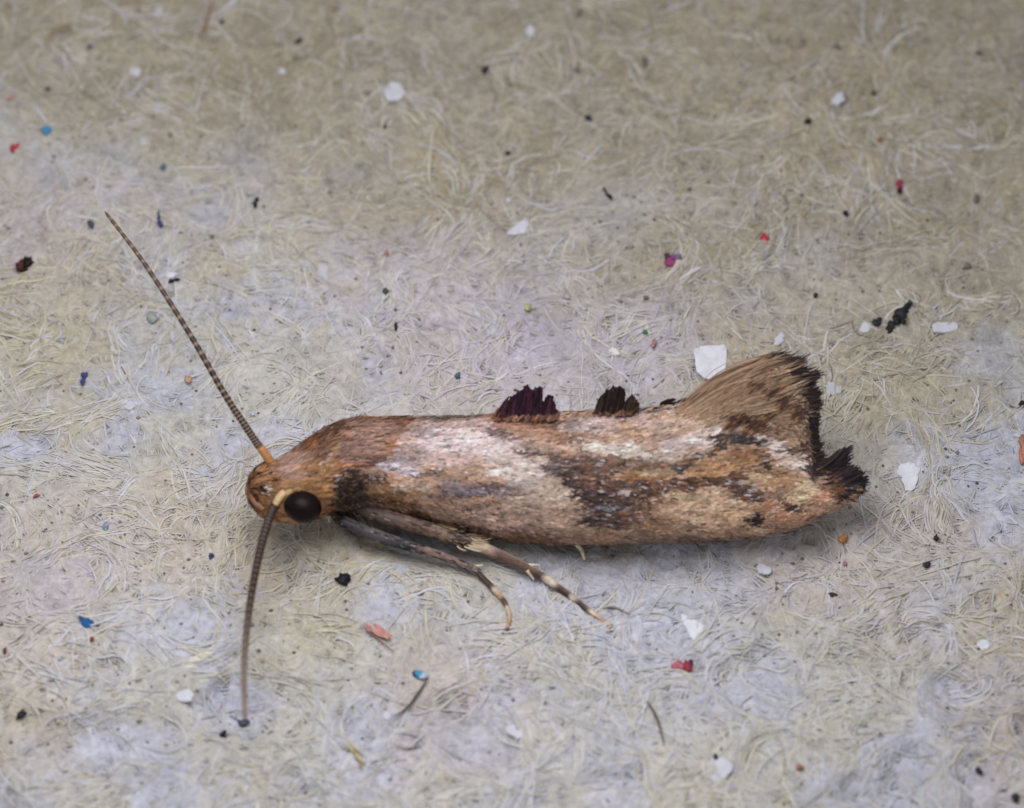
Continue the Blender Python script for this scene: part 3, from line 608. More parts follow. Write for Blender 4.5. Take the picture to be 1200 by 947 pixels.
# thin dark line of scales along the back behind the second tuft
n = 90; sx = r3.uniform(742, 812, n); q = r3.uniform(0, 1, n)
cA = np.repeat(lin(84, 66, 62)[None], n, 0)
dk = np.array([782, 786, 800, 803]); j_ = r3.integers(0, 4, n); spot = q < 0.4
ssx = np.where(spot, dk[j_] + r3.normal(0, 2, n), sx); ssy = np.where(spot, 472 + r3.normal(0, 1.2, n), TOP(sx) + 1 + r3.normal(0, 1, n))
cA[spot] = lin(36, 28, 28)
strand_obj('back_scales', lw, [strands(Wpt(ssx - 6, ssy + 3, 3), Wpt(ssx + 4, ssy - 1, 6), np.full(n, 2.), np.full(n, 2.6), cA, cA, np.full(n, 2.), 0, r3)])

# --- eye
def ellipsoid(c, ex_, ey_, ez_, nu=28, nv=16):
    u = np.linspace(0, 2 * math.pi, nu, endpoint=False); v_ = np.linspace(0, math.pi, nv + 1)[1:-1]
    uu, vv = np.meshgrid(u, v_, indexing='ij')
    p = c + ex_ * (np.cos(uu) * np.sin(vv))[..., None] + ey_ * (np.sin(uu) * np.sin(vv))[..., None] + ez_ * np.cos(vv)[..., None]
    nvv = nv - 1; ii = np.arange(nu * nvv).reshape(nu, nvv); j2 = np.roll(ii, -1, 0)
    q = np.stack([ii[:, :-1], j2[:, :-1], j2[:, 1:], ii[:, 1:]], -1).reshape(-1, 4)
    V = np.concatenate([p.reshape(-1, 3), [c + ez_, c - ez_]]); a_ = nu * nvv
    t0 = np.stack([np.full(nu, a_), j2[:, 0], ii[:, 0]], -1); t1 = np.stack([np.full(nu, a_ + 1), ii[:, -1], j2[:, -1]], -1)
    return V, [q, t0, t1]
ca, sa = math.cos(math.radians(-12)), math.sin(math.radians(-12))
ec = Wpt(356.0, 590.0, 5.0) - U * 3
v, f = ellipsoid(ec, (R * ca + U * sa) * 22, (-R * sa + U * ca) * 18.5, -F * 20)
mesh_obj('eye', v, f, M_EYE, moth, BASE)

# --- tapered tube limbs with colour bands
def spline(pts, m):
    p = np.array(pts, float); n_ = len(p); q = np.concatenate([[2 * p[0] - p[1]], p, [2 * p[-1] - p[-2]]])
    t = np.linspace(0, n_ - 1 - 1e-6, m); i = t.astype(int); u = (t - i)[:, None]
    a, b, c, d = q[i], q[i + 1], q[i + 2], q[i + 3]
    return 0.5 * ((2 * b) + (-a + c) * u + (2 * a - 5 * b + 4 * c - d) * u ** 2 + (-a + 3 * b - 3 * c + d) * u ** 3)
def limb(name, parent, path, rad, colf, sides=12, mat=None):
    """path (k,3), rad (k,), colf(t, ang)-> colour array"""
    k = len(path); tan = nrm(np.gradient(path, axis=0))
    s = nrm(np.cross(tan, -F)); b = np.cross(s, tan)
    an = np.linspace(0, 2 * math.pi, sides, endpoint=False)
    v = path[:, None] + rad[:, None, None] * (s[:, None] * np.cos(an)[None, :, None] + b[:, None] * np.sin(an)[None, :, None])
    ii = np.arange(k * sides).reshape(k, sides); jj = np.roll(ii, -1, 1)
    q = np.stack([ii[:-1], jj[:-1], jj[1:], ii[1:]], -1).reshape(-1, 4)
    V = np.concatenate([v.reshape(-1, 3), path[:1], path[-1:]])
    e0 = np.stack([np.full(sides, k * sides), jj[0], ii[0]], -1); e1 = np.stack([np.full(sides, k * sides + 1), ii[-1], jj[-1]], -1)
    t = np.linspace(0, 1, k)
    c = colf(np.repeat(t[:, None], sides, 1), np.broadcast_to(an[None], (k, sides)))
    c = np.concatenate([c.reshape(-1, 3), c[0, :1], c[-1, :1]])
    return mesh_obj(name, V, [q, e0, e1], mat or M_LIMB, parent, BASE, np.clip(c, .003, .85))

def Pd(px, py, dep):
    """pixel ray at the depth of the head's axis plane, brought nearer by dep"""
    d = ray(px, py); h = axis(np.array(330.0)); L0 = np.dot(h - CAM, F) - dep
    return CAM + d * (L0 / D)

def antenna(path, r0, r1, segs, fade, label, bead=0.16):
    m = segs * 6; p = spline(path, m); t = np.linspace(0, 1, m)
    rad = r0 * (1 - t) ** 0.7 + r1; ph = (t * segs) % 1
    rad = rad * (1 + bead * np.sin(ph * math.pi) * sstep(.12, .3, t)); rad[-2:] *= 0.6
    def cf(T, A):
        ph_ = (T * segs) % 1
        dark = lin(50, 36, 32, .8); pale = lin(150, 124, 98, 1.0); org = lin(164, 116, 72, 1.1)
        m_ = np.where(ph_ > 0.68, fade[3], 0.0) * (0.35 + 0.65 * (np.sin(A + 0.6) > -0.2))
        c = mixc(np.broadcast_to(dark, T.shape + (3,)), pale, m_)
        c = mixc(np.broadcast_to(org, T.shape + (3,)), c, sstep(fade[0], fade[1], T))
        return mixc(c, lin(140, 122, 110), sstep(.55, 1.0, T) * fade[2])
    o = limb('antenna', moth, p, rad, cf, 10); o['label'] = label
    return o
up_path = [Pd(320, 546, 8), Pd(312, 534, 14), Pd(300, 518, 17), Pd(284, 494, 14), Pd(262, 460, 4), Pd(222, 391, -22), Pd(170, 310, -58)]
tip = Pd(123, 248, -92)
up_path.append(tip)
antA = antenna(up_path, 3.3, 1.5, 52, (.16, .25, .25, .75), 'long slender antenna stretched forward beyond the head, orange at its base')
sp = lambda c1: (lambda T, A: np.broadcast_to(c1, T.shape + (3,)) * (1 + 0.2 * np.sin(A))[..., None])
limb('scape', antA, spline([Pd(321, 549, 6), Pd(314, 537, 14), Pd(305, 524, 19)], 14), np.linspace(5.8, 4.6, 14), sp(lin(166, 116, 72, 1.1)))
lo_path = [Pd(322, 592, 36), Pd(316, 606, 46), Pd(307, 636, 66), Pd(299, 672, 96), Pd(291, 722, 140), Pd(286, 780, 192), Pd(287, 842, 250)]
antB = antenna(lo_path, 2.8, 2.6, 40, (-1, -.5, .6, .25), 'dark antenna hanging down past the face, paler at its tip', 0.05)
limb('scape', antB, spline([Pd(332, 578, 32), Pd(327, 584, 37), Pd(321, 594, 38)], 14), np.linspace(5.6, 3.8, 14), sp(lin(190, 160, 118, 1.0)))
# palps at the front of the face
limb('palp', moth, spline([Pd(310, 597, 24), Pd(300, 590, 23), Pd(293, 578, 18), Pd(294, 566, 15), Pd(300, 555, 15)], 24), np.interp(np.linspace(0, 1, 24), [0, .5, 1], [3.4, 3.0, 1.2]),
     lambda T, A: mixc(np.broadcast_to(lin(140, 96, 64, 1.), T.shape + (3,)), lin(84, 46, 30, 1.), sstep(.3, .6, T)))
limb('palp', moth, spline([Pd(306, 590, -16), Pd(295, 584, -18), Pd(290, 572, -18), Pd(294, 562, -16)], 24), np.interp(np.linspace(0, 1, 24), [0, .5, 1], [5, 4, 1.4]),
     lambda T, A: mixc(np.broadcast_to(lin(150, 98, 60), T.shape + (3,)), lin(70, 36, 24), sstep(.3, .7, T)))

# --- legs
def ground_at(px, py):
    z = 0.0
    for _ in range(4):
        p = P(np.float64(px), np.float64(py), z); z = float(H(p[0], p[1]))
    return z
def legpath(pts, m):
    q = np.array(pts, float)
    q[:, 2] = np.maximum(q[:, 2], [ground_at(a[0], a[1]) + a[3] * .8 + 2 for a in q]); w_ = np.concatenate([P(q[:, 0], q[:, 1], q[:, 2]), q[:, 3:4] * .98], 1)
    g = spline(w_, m); return g[:, :3], g[:, 3]
dk, gy, pl, og = lin(46, 39, 42, .9), lin(84, 78, 82, .9), lin(196, 180, 158, 1.2), lin(170, 136, 108, 1.1)
def bands(lst, top=None, tone=1.0):
    x_ = [b[0] for b in lst]
    def cf(T, A):
        c = np.stack([np.interp(T, x_, [b[1][k_] for b in lst]) for k_ in range(3)], -1)
        if top is not None: c = mixc(c, top, 0.4 * sstep(0.35, 0.95, np.sin(A - math.pi / 2 - 0.1)) * np.ones_like(T))  # pale upper side: a highlight painted into the limb colour
        return c * (1 + 0.25 * vnoise(T * 300, A * 12, 9, 61))[..., None]
    return cf
def spurs(parent, lst):
    for (x0, y0, z0, x1, y1, z1) in lst:
        g = np.linspace(0, 1, 8)[:, None]; p = P(np.array([x0, x1], float), np.array([y0, y1], float), np.array([z0, z1], float))
        limb('spur', parent, p[0] * (1 - g) + p[1] * g, np.linspace(2.6, 0.7, 8), bands([(0, lin(206, 186, 150)), (1, lin(214, 200, 176))]), 6)
def shag(parent, path, rad, n, cols, length):
    i = r3.integers(0, len(path) - 1, n); tn = nrm(np.gradient(path, axis=0))[i]
    rd = nrm(r3.normal(0, 1, (n, 3)) - F * 0.4); rd = nrm(rd - tn * np.sum(rd * tn, -1, keepdims=True))
    A = path[i] + rd * (rad[i] * 0.9)[:, None]; B = A + tn * r3.uniform(*length, n)[:, None] + rd * r3.uniform(0.3, 1.6, n)[:, None]
    c = np.array(cols)[r3.integers(0, len(cols), n)] * r3.uniform(.75, 1.25, n)[:, None]
    strand_obj('leg_scales', parent, [strands(A, B, np.full(n, 2.0), np.full(n, 1.8), c, c, np.full(n, 2.), .03, r3, face=rd)])
# slender leg
p, rd = legpath([(400, 608, 52, 6), (406, 613, 50, 7.2), (440, 627, 45, 7.4), (470, 637, 39, 6.6), (490, 643, 36, 5.6), (520, 652, 28, 4.9), (548, 664, 20, 4.6), (556, 668, 18, 3.4)], 60)
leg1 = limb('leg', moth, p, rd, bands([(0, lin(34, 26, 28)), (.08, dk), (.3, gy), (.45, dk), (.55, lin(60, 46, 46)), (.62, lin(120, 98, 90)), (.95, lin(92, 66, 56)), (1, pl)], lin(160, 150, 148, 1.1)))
leg1['label'] = 'slender dark grey leg with pale banded foot'
shag(leg1, p, rd, 220, [dk, gy, lin(130, 122, 122)], (6, 11))
p, rd = legpath([(553, 666, 18, 3.6), (562, 674, 14, 3.6), (580, 692, 9, 3.4), (592, 707, 6.5, 3.0), (597, 722, 5, 2.6), (594, 738, 4, 1.9)], 50)
limb('tarsus', leg1, p, rd, bands([(0, pl), (.07, pl), (.1, lin(66, 46, 40)), (.36, lin(60, 42, 38)), (.4, pl), (.52, og), (.55, lin(84, 60, 48)), (.64, lin(90, 66, 52)), (.68, pl), (.85, og), (.96, lin(176, 130, 100)), (1, lin(80, 60, 50))]))
spurs(leg1, [(552, 665, 20, 566, 662, 19), (555, 668, 19, 561, 678, 9)])
# thick leg
p, rd = legpath([(418, 594, 66, 7), (440, 602, 64, 9), (480, 614, 58, 9.4), (510, 623, 50, 8.8), (530, 630, 45, 8.6), (545, 634, 40, 6.5)], 60)
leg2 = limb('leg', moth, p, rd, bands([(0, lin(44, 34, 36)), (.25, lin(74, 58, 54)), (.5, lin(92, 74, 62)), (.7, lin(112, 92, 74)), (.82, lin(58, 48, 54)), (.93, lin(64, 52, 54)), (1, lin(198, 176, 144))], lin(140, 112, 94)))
leg2['label'] = 'thick dark leg with cream joint and long banded foot'
shag(leg2, p, rd, 420, [lin(58, 47, 47), lin(80, 66, 60), lin(132, 110, 98)], (9, 18))
n = 60; sx = r3.uniform(534, 556, n); sy = sx * 0.32 + 461 + r3.normal(0, 4, n) - 2
A = P(sx, sy, 42.0 + r3.uniform(-4, 6, n)); B = P(sx + r3.uniform(10, 24, n), sy + r3.uniform(-5, 6, n), 41.0 + r3.uniform(-4, 5, n))
c = np.array([lin(186, 168, 140), lin(168, 142, 110), lin(198, 184, 162)])[r3.integers(0, 3, n)]
A2 = P(np.array(r3.uniform(500, 515, 24)), np.array(r3.uniform(612, 619, 24)), np.full(24, 52.)); B2 = A2 + (R * 22 - U * 3) * r3.uniform(.6, 1.2, 24)[:, None]
c2 = np.repeat(lin(206, 184, 150)[None], 24, 0)
strand_obj('knee_hair', leg2, [strands(A, B, np.full(n, 1.6), np.full(n, 1.1), c, c, np.full(n, 2.), .06, r3), strands(A2, B2, np.full(24, 2.2), np.full(24, 1.2), c2, c2, np.full(24, 2.), .05, r3)])
p, rd = legpath([(540, 632, 40, 6), (562, 640, 35, 6.6), (590, 652, 27, 6.2), (615, 664, 20, 5.4), (632, 673, 16, 4.9), (655, 689, 10, 4.4), (668, 698, 8, 4.0), (690, 715, 6, 3.0), (702, 724, 5, 2.4), (716, 735, 4, 1.8)], 80)
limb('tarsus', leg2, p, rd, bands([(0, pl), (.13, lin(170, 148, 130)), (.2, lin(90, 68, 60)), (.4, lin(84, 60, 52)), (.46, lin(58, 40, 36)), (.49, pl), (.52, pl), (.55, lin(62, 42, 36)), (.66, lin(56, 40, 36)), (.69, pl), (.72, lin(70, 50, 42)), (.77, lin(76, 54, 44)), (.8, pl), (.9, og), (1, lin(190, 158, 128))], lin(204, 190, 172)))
spurs(leg2, [(612, 662, 22, 632, 662, 22), (618, 668, 20, 626, 680, 10), (628, 671, 17, 637, 669, 17), (543, 630, 40, 558, 628, 42)])
# short pale foot under the wing
p, rd = legpath([(655, 625, 34, 3.4), (668, 632, 24, 3.0), (680, 643, 13, 2.4), (685, 656, 4, 1.4)], 30)
leg3 = limb('leg', moth, p, rd, bands([(0, lin(150, 130, 100)), (.6, lin(206, 196, 166)), (1, lin(204, 190, 150))])); leg3['label'] = 'short pale foot tip showing under the wing'

# ---------------------------------------------------------------- debris on the sheet
def chip(name, px, py, poly, rgb, label, cat, group, thick=2.6, lift=3.5, tilt=None):
    """thin flake: outline in photo pixels round (px,py), lying on the fibres"""
    r = np.random.default_rng(int(px * 7 + py)); z0 = ground_at(px, py) + lift
    if isinstance(poly, tuple):
        rx, ry, a = poly; n_ = int(r.integers(7, 10)); an = np.sort(np.linspace(0, 2 * math.pi, n_, endpoint=False) + r.uniform(-.25, .25, n_))
        q = r.uniform(.78, 1.12, n_); a = math.radians(a)
        ox, oy = np.cos(an) * rx * q, np.sin(an) * ry * q
        poly = np.stack([ox * math.cos(a) - oy * math.sin(a), ox * math.sin(a) + oy * math.cos(a)], -1)
    poly = np.asarray(poly, float); n_ = len(poly)
    # round off the corners with extra points
    pp = []
    for i in range(n_):
        p0, p1, p2 = poly[i - 1], poly[i], poly[(i + 1) % n_]
        pp += [p1 * .72 + p0 * .28, p1 * .92 + (p0 + p2) * .04, p1 * .72 + p2 * .28]
    poly = np.array(pp) + r.normal(0, .75, (3 * n_, 2)); n_ = len(poly)
    tx, ty = (r.normal(0, .05, 2) if tilt is None else tilt)
    z = z0 + poly[:, 0] * tx + poly[:, 1] * ty + r.normal(0, .25, n_)
    top = P(px + poly[:, 0], py + poly[:, 1], z); c0_ = top.mean(0)
    ins = c0_ + (top - c0_) * 0.82; ins[:, 2] += 0.7 + r.normal(0, .08, n_)
    bot = top.copy(); bot[:, 2] -= thick; cen = ins.mean(0)[None]; cen[0, 2] += .3
    V = np.concatenate([ins, top, bot, cen, bot.mean(0)[None]]); i = np.arange(n_); j = (i + 1) % n_
    fq = np.concatenate([np.stack([i, i + n_, j + n_, j], -1), np.stack([i + n_, i + 2 * n_, j + 2 * n_, j + n_], -1)])
    ft = np.concatenate([np.stack([np.full(n_, 3 * n_), i, j], -1), np.stack([np.full(n_, 3 * n_ + 1), j + 2 * n_, i + 2 * n_], -1)])
    C_ = np.broadcast_to(lin(*rgb), V.shape) * r.uniform(.96, 1.04, (len(V), 1))
    o = mesh_obj(name, V, [fq[:, ::-1], ft], M_CHIP, None, np.array([c0_[0], c0_[1], bot[:, 2].min()]), C_, smooth=False)
    return tag(o, label, cat, group)
def lump(r, c, rx, ry, rz, a, rgb):
    rgb = [.88 * q_ + .12 * 140 for q_ in rgb] if max(rgb) > 60 else rgb
    v, f = ellipsoid(np.zeros(3), np.array([1., 0, 0]), np.array([0, 1., 0]), np.array([0, 0, 1.]), 12, 8)
    s1, s2 = r.uniform(0, 50, 2)
    k_ = 1 + 0.5 * vnoise(v[:, 0] * 10 + s1 * 10, v[:, 1] * 10 + v[:, 2] * 7, 6, 71) + 0.12 * vnoise(v[:, 0] * 10 + s2, v[:, 2] * 10 + v[:, 1] * 5, 3, 72)
    v = v * k_[:, None] * np.array([rx, ry / math.sin(EL), rz])
    a = -math.radians(a); v = np.stack([v[:, 0] * math.cos(a) - v[:, 1] * math.sin(a), v[:, 0] * math.sin(a) + v[:, 1] * math.cos(a), v[:, 2]], -1)
    return v + c, f, np.broadcast_to(lin(*rgb, .95), v.shape) * r.uniform(.8, 1.2, (len(v), 1))
def grain(name, px, py, lumps, label, cat, group):
    """lumps: (dx,dy,rx,ry,angle,rgb) in photo pixels, one crumb of one or several lobes"""
    r = np.random.default_rng(int(px * 13 + py * 3)); V = []; Q = []; T3 = []; C_ = []; o = 0; zs = ground_at(px, py)
    for (dx, dy, rx, ry, a, rgb) in lumps:
        rz = min(rx, ry) * .8; c = P(np.float64(px + dx), np.float64(py + dy), zs + 1.8 + rz * .35)
        v, f, cc = lump(r, c, rx, ry, rz, a, rgb); V.append(v); C_.append(cc); Q.append(f[0] + o); T3 += [f[1] + o, f[2] + o]; o += len(v)
    V = np.concatenate(V)
    ob = mesh_obj(name, V, [np.concatenate(Q), np.concatenate(T3)], M_GRAIN, None, np.array([V[:, 0].mean(), V[:, 1].mean(), V[:, 2].min()]), np.concatenate(C_))
    return tag(ob, label, cat, group)
def hair(name, pts, rad, rgb, label, cat, lift=3.0, group=None, more=()):
    sets = [(pts, rad, rgb)] + list(more); V = []; Fq = []; C_ = []; o = 0
    for (pt, rd_, cl) in sets:
        q = np.array(pt, float); w_ = np.array([P(np.float64(a), np.float64(b), ground_at(a, b) + lift + rd_) for a, b in q])
        g = spline(w_, 24); t = np.linspace(0, 1, 24)
        v, f, c = tubes(g[None], (rd_ * (0.4 + 0.6 * np.sin(np.clip(t, .05, .95) * math.pi)))[None], lin(*cl)[None], 6)
        V.append(v); Fq.append(f + o); C_.append(c); o += len(v)
    V = np.concatenate(V)
    return tag(mesh_obj(name, V, np.concatenate(Fq), M_STRAND, None, np.array([V[:, 0].mean(), V[:, 1].mean(), V[:, 2].min()]), np.concatenate(C_)), label, cat, group)

WG = 'white paper flakes on the pulp'; KG = 'dark specks on the pulp'; CGp = 'coloured paint specks on the pulp'
W0 = (204, 205, 218); W1 = (190, 190, 198); W2 = (178, 178, 184)
for px, py, poly, rgb, lab in [
 (833, 424, [(-20, -14), (-12, -19), (16, -19), (19, -14), (18, 10), (8, 19), (-6, 20), (-16, 12)], W0, 'large squarish white flake beside the upper fringe of the moth tail'),
 (1065, 557, [(-14, -4), (-9, -14), (3, -15), (13, -8), (11, 2), (7, 16), (-4, 18), (-8, 6)], W0, 'white flake shaped like a tooth just past the black wing tip'),
 (812, 735, [(-17, -22), (-4, -22), (14, -2), (8, 17), (-2, 20), (-6, 4), (-11, -4)], W0, 'long white flake with pointed corner near the crimson crumb'),
 (844, 902, [(-13, -12), (6, -14), (16, -2), (6, 10), (-6, 15), (-12, 6)], W1, 'broad white flake with a dark speck at its edge'),
 (462, 108, [(-13, -2), (-5, -12), (8, -10), (13, 0), (6, 9), (-9, 10)], W1, 'dull white flake alone on the browner felt'),
 (608, 267, [(-15, 7), (-4, -4), (6, -10), (12, -7), (9, 4), (-3, 9)], W1, 'slanted white flake with a smaller white chip behind it'),
 (1107, 383, [(-16, -5), (15, -6), (16, 3), (2, 6), (-13, 6)], W1, 'oblong white flake near the black fluffy clump'),
 (979, 114, [(-11, 3), (-4, -8), (8, -6), (12, 2), (4, 8), (-9, 7)], W1, 'rounded white flake between black specks on the brown felt'),
 (604, 857, [(-11, -6), (-2, -9), (10, -4), (8, 8), (2, 9), (-8, 2)], W1, 'white flake lying beyond the fibre strands below the feet'),
 (214, 814, [(-14, -5), (4, -8), (13, -2), (11, 7), (-3, 8)], W1, 'white wedge flake beside the tapered cream strip'),
 (378, 322, [(-6, -13), (5, -14), (7, 2), (4, 14), (-6, 12)], W2, 'upright milky flake in the felt above the thorax'),
 (977, 455, (13, 9, 10), W2, 'pale half sunken flake just past the tail fan'),
 (965, 408, (10, 9, 0), W2, 'faint flake sunk in felt beyond the fan tip'),
 (913, 398, (5, 9, 30), W1, 'small upright white flake above the fan tip'),
 (1014, 384, (8, 6, 0), W1, 'round white flake touching the black fluffy clump'),
 (895, 667, (12, 6, 15), W1, 'thin white flake below the wing edge near the tail'),
 (1153, 755, (9, 7, 10), W0, 'bright white flake alone on the smooth grey felt'),
 (159, 83, (8, 6, 5), W1, 'white flake near the navy speck on brown felt'),
 (330, 83, (6, 5, 0), W1, 'small white flake near the upright black speck'),
 (185, 16, (8, 6, 0), W2, 'soft white flake at the brown fibre knot'),
 (184, 127, (6, 5, 0), W2, 'small dull flake above the teal speck'),
 (168, 166, (6, 5, 0), W2, 'small dull flake close to the teal speck'),
 (621, 35, (7, 6, 0), W1, 'small round white flake behind the black bead'),
 (598, 234, (7, 4, 0), W1, 'little oblong white chip behind the slanted flake'),
 (201, 322, (7, 4, 0), W0, 'white sliver backing the black crescent beside the antenna'),
 (202, 393, (4, 8, -5), W2, 'narrow pale flake next to the upper antenna middle'),
 (152, 475, (7, 5, 0), W1, 'white blob near the blue sliver'),
 (297, 483, (7, 4, 0), W2, 'pale flake behind the antenna base'),
 (720, 412, (7, 4, 28), (214, 206, 200), 'tiny cream oval flake between the two scale tufts'),
 (812, 793, (5, 4, 0), W1, 'tiny white chip stuck to the crimson crumb'),
 (453, 838, (6, 5, 0), W1, 'tiny white chip at the end of the dark curled hair'),
 (584, 350, (4, 5, 20), W2, 'tiny white curl behind the purple tuft'),
 (1032, 700, (7, 5, 0), W2, 'faint white chip on the grey felt past the tail'),
 (566, 873, (6, 5, 0), W2, 'small white chip in the round hollow'),
]: chip('paper_flake', px, py, poly, rgb, lab, 'flake', WG, lift=2.2 if rgb == W0 else 1.4 if rgb != W2 else 0.5)

K0 = (30, 28, 32); K1 = (44, 42, 46); K2 = (112, 106, 104); NV = (40, 48, 92)
for px, py, rx, ry, a, rgb, lab in [
 (350, 48, 2.6, 5, 25, K0, 'upright black speck near a small white flake'), (568, 82, 4.6, 4.4, 0, K0, 'round black bead on brown felt'),
 (690, 138, 3.8, 3, 0, K1, 'black speck in the brown felt past the round bead'), (595, 179, 3.2, 2.8, 0, K1, 'small black speck below the round bead'),
 (260, 25, 3.6, 2.4, 0, K0, 'flat black speck in the felt behind the antenna'), (679, 15, 3.6, 3.6, 0, K2, 'grey speck past the round white flake'),
 (677, 83, 3.4, 3.6, 0, K2, 'dull grey speck between two black specks'), (755, 73, 2.8, 7, -8, K2, 'long dark grey speck in a brown furrow'),
 (947, 142, 4, 4, 0, K1, 'black speck below the rounded white flake'), (980, 56, 6, 3.4, 0, K2, 'flat dark speck behind the rounded white flake'),
 (991, 250, 2.6, 4, -30, K0, 'small slanted black speck between the two red crumbs'), (1024, 109, 3, 3, 0, K1, 'small dark speck beside the rounded white flake'),
 (1147, 62, 4, 2.2, 20, K1, 'thin dark speck in the far brown felt'), (1134, 312, 4.6, 3.8, 0, K2, 'dark grey crumb behind the oblong flake'),
 (1144, 233, 3.4, 4, 20, K2, 'dark grey crumb past the dark red drop'), 
 (808, 222, 2.6, 2.4, 0, K2, 'tiny grey crumb behind the magenta tuft'), (107, 263, 3.2, 4.6, -20, (62, 66, 84), 'slate speck beside the antenna tip'),
 (402, 679, 8, 6, 5, (24, 22, 30), 'black angular crumb in the shadow below the legs'),
 (261, 861, 4, 4.2, 0, (24, 28, 40), 'black crumb past the hanging antenna tip'), (286, 846, 6, 3.6, 15, (60, 66, 80), 'slate flake under the hanging antenna tip'),
 (25, 837, 4, 5.4, 35, K0, 'black crumb on the ochre fibres'), 
 (839, 887, 2.8, 2.8, 0, K0, 'black dot on the edge of the broad white flake'), (1085, 662, 5, 3, -25, K1, 'slanted black speck beyond the wing tip'),
 (1097, 630, 3, 3, 0, K1, 'small black speck above the slanted one beyond the wing tip'), (976, 697, 5, 2, 0, K1, 'flat dark sliver below the orange speck'),
 (1147, 903, 3.6, 3.6, 0, K1, 'black dot on the smooth grey felt'), (1190, 935, 4, 4, 0, K1, 'black dot beside ochre fibres on grey felt'),
 (1198, 474, 4, 4, 0, K0, 'black dot near the rusty clump'), (955, 346, 3, 2.6, 0, K1, 'small black dot below the bright red crumb'),
 (56, 104, 2.2, 2.2, 0, K1, 'tiny black dot behind the cyan speck'), (451, 148, 2.4, 2.2, 0, K1, 'tiny black dot near the dull white flake'),
 (464, 382, 2.8, 4, 0, K1, 'small black dot above the thorax'), (452, 341, 3.6, 3, 0, (60, 66, 56), 'dark olive dot in the felt behind the thorax'),
 
 (757, 349, 2.8, 2.4, 0, K2, 'dark dot behind the small tuft below the magenta crumb'),
 
]: grain('dark_speck', px, py, [(0, 0, rx, ry, a, rgb)], lab, 'speck', KG)
grain('dark_speck', 300, 237, [(1, -3, 2.6, 3, 20, K0), (-1, 3, 2.4, 3, 0, K0)], 'black double speck standing clear of the antenna', 'speck', KG)
grain('dark_speck', 712, 227, [(-3, -4, 1.8, 3.4, -30, K0), (2, 3, 2.2, 4.6, -35, K0)], 'slanting black splinter past the slanted white flake', 'speck', KG)
grain('dark_speck', 204, 329, [(-4, 1, 3.6, 2.4, -10, K0), (2, -1, 4, 2.4, 0, K0)], 'black crescent against a white sliver beside the antenna', 'speck', KG)
grain('black_clump', 1052, 372, [(9, -11, 5.5, 7, 30, K0), (3, -4, 6, 6, 0, K1), (-1, 3, 6, 6, 0, K0), (-7, 9, 4.5, 5, 0, K1), (-10, 14, 4, 4, 0, K0), (14, -15, 4, 4.5, 0, (70, 74, 82)), (6, 4, 4, 4, 0, K1)],
      'largest black fluffy clump beside the round white flake', 'clump', KG)
grain('dark_speck', 1027, 379, [(0, 0, 5, 4, -25, K1), (3, -4, 3, 3, 0, K1)], 'black crumb between the round white flake and the fluffy clump', 'speck', KG)
grain('red_black_crumb', 28, 311, [(5, -4, 6.5, 5.5, 0, (28, 16, 16)), (-4, 2, 6, 7, 0, (70, 22, 22)), (-1, 5, 6, 4, 0, (26, 16, 16))], 'black crumb with dark red lobe, widest of the reddish crumbs', 'crumb', CGp)
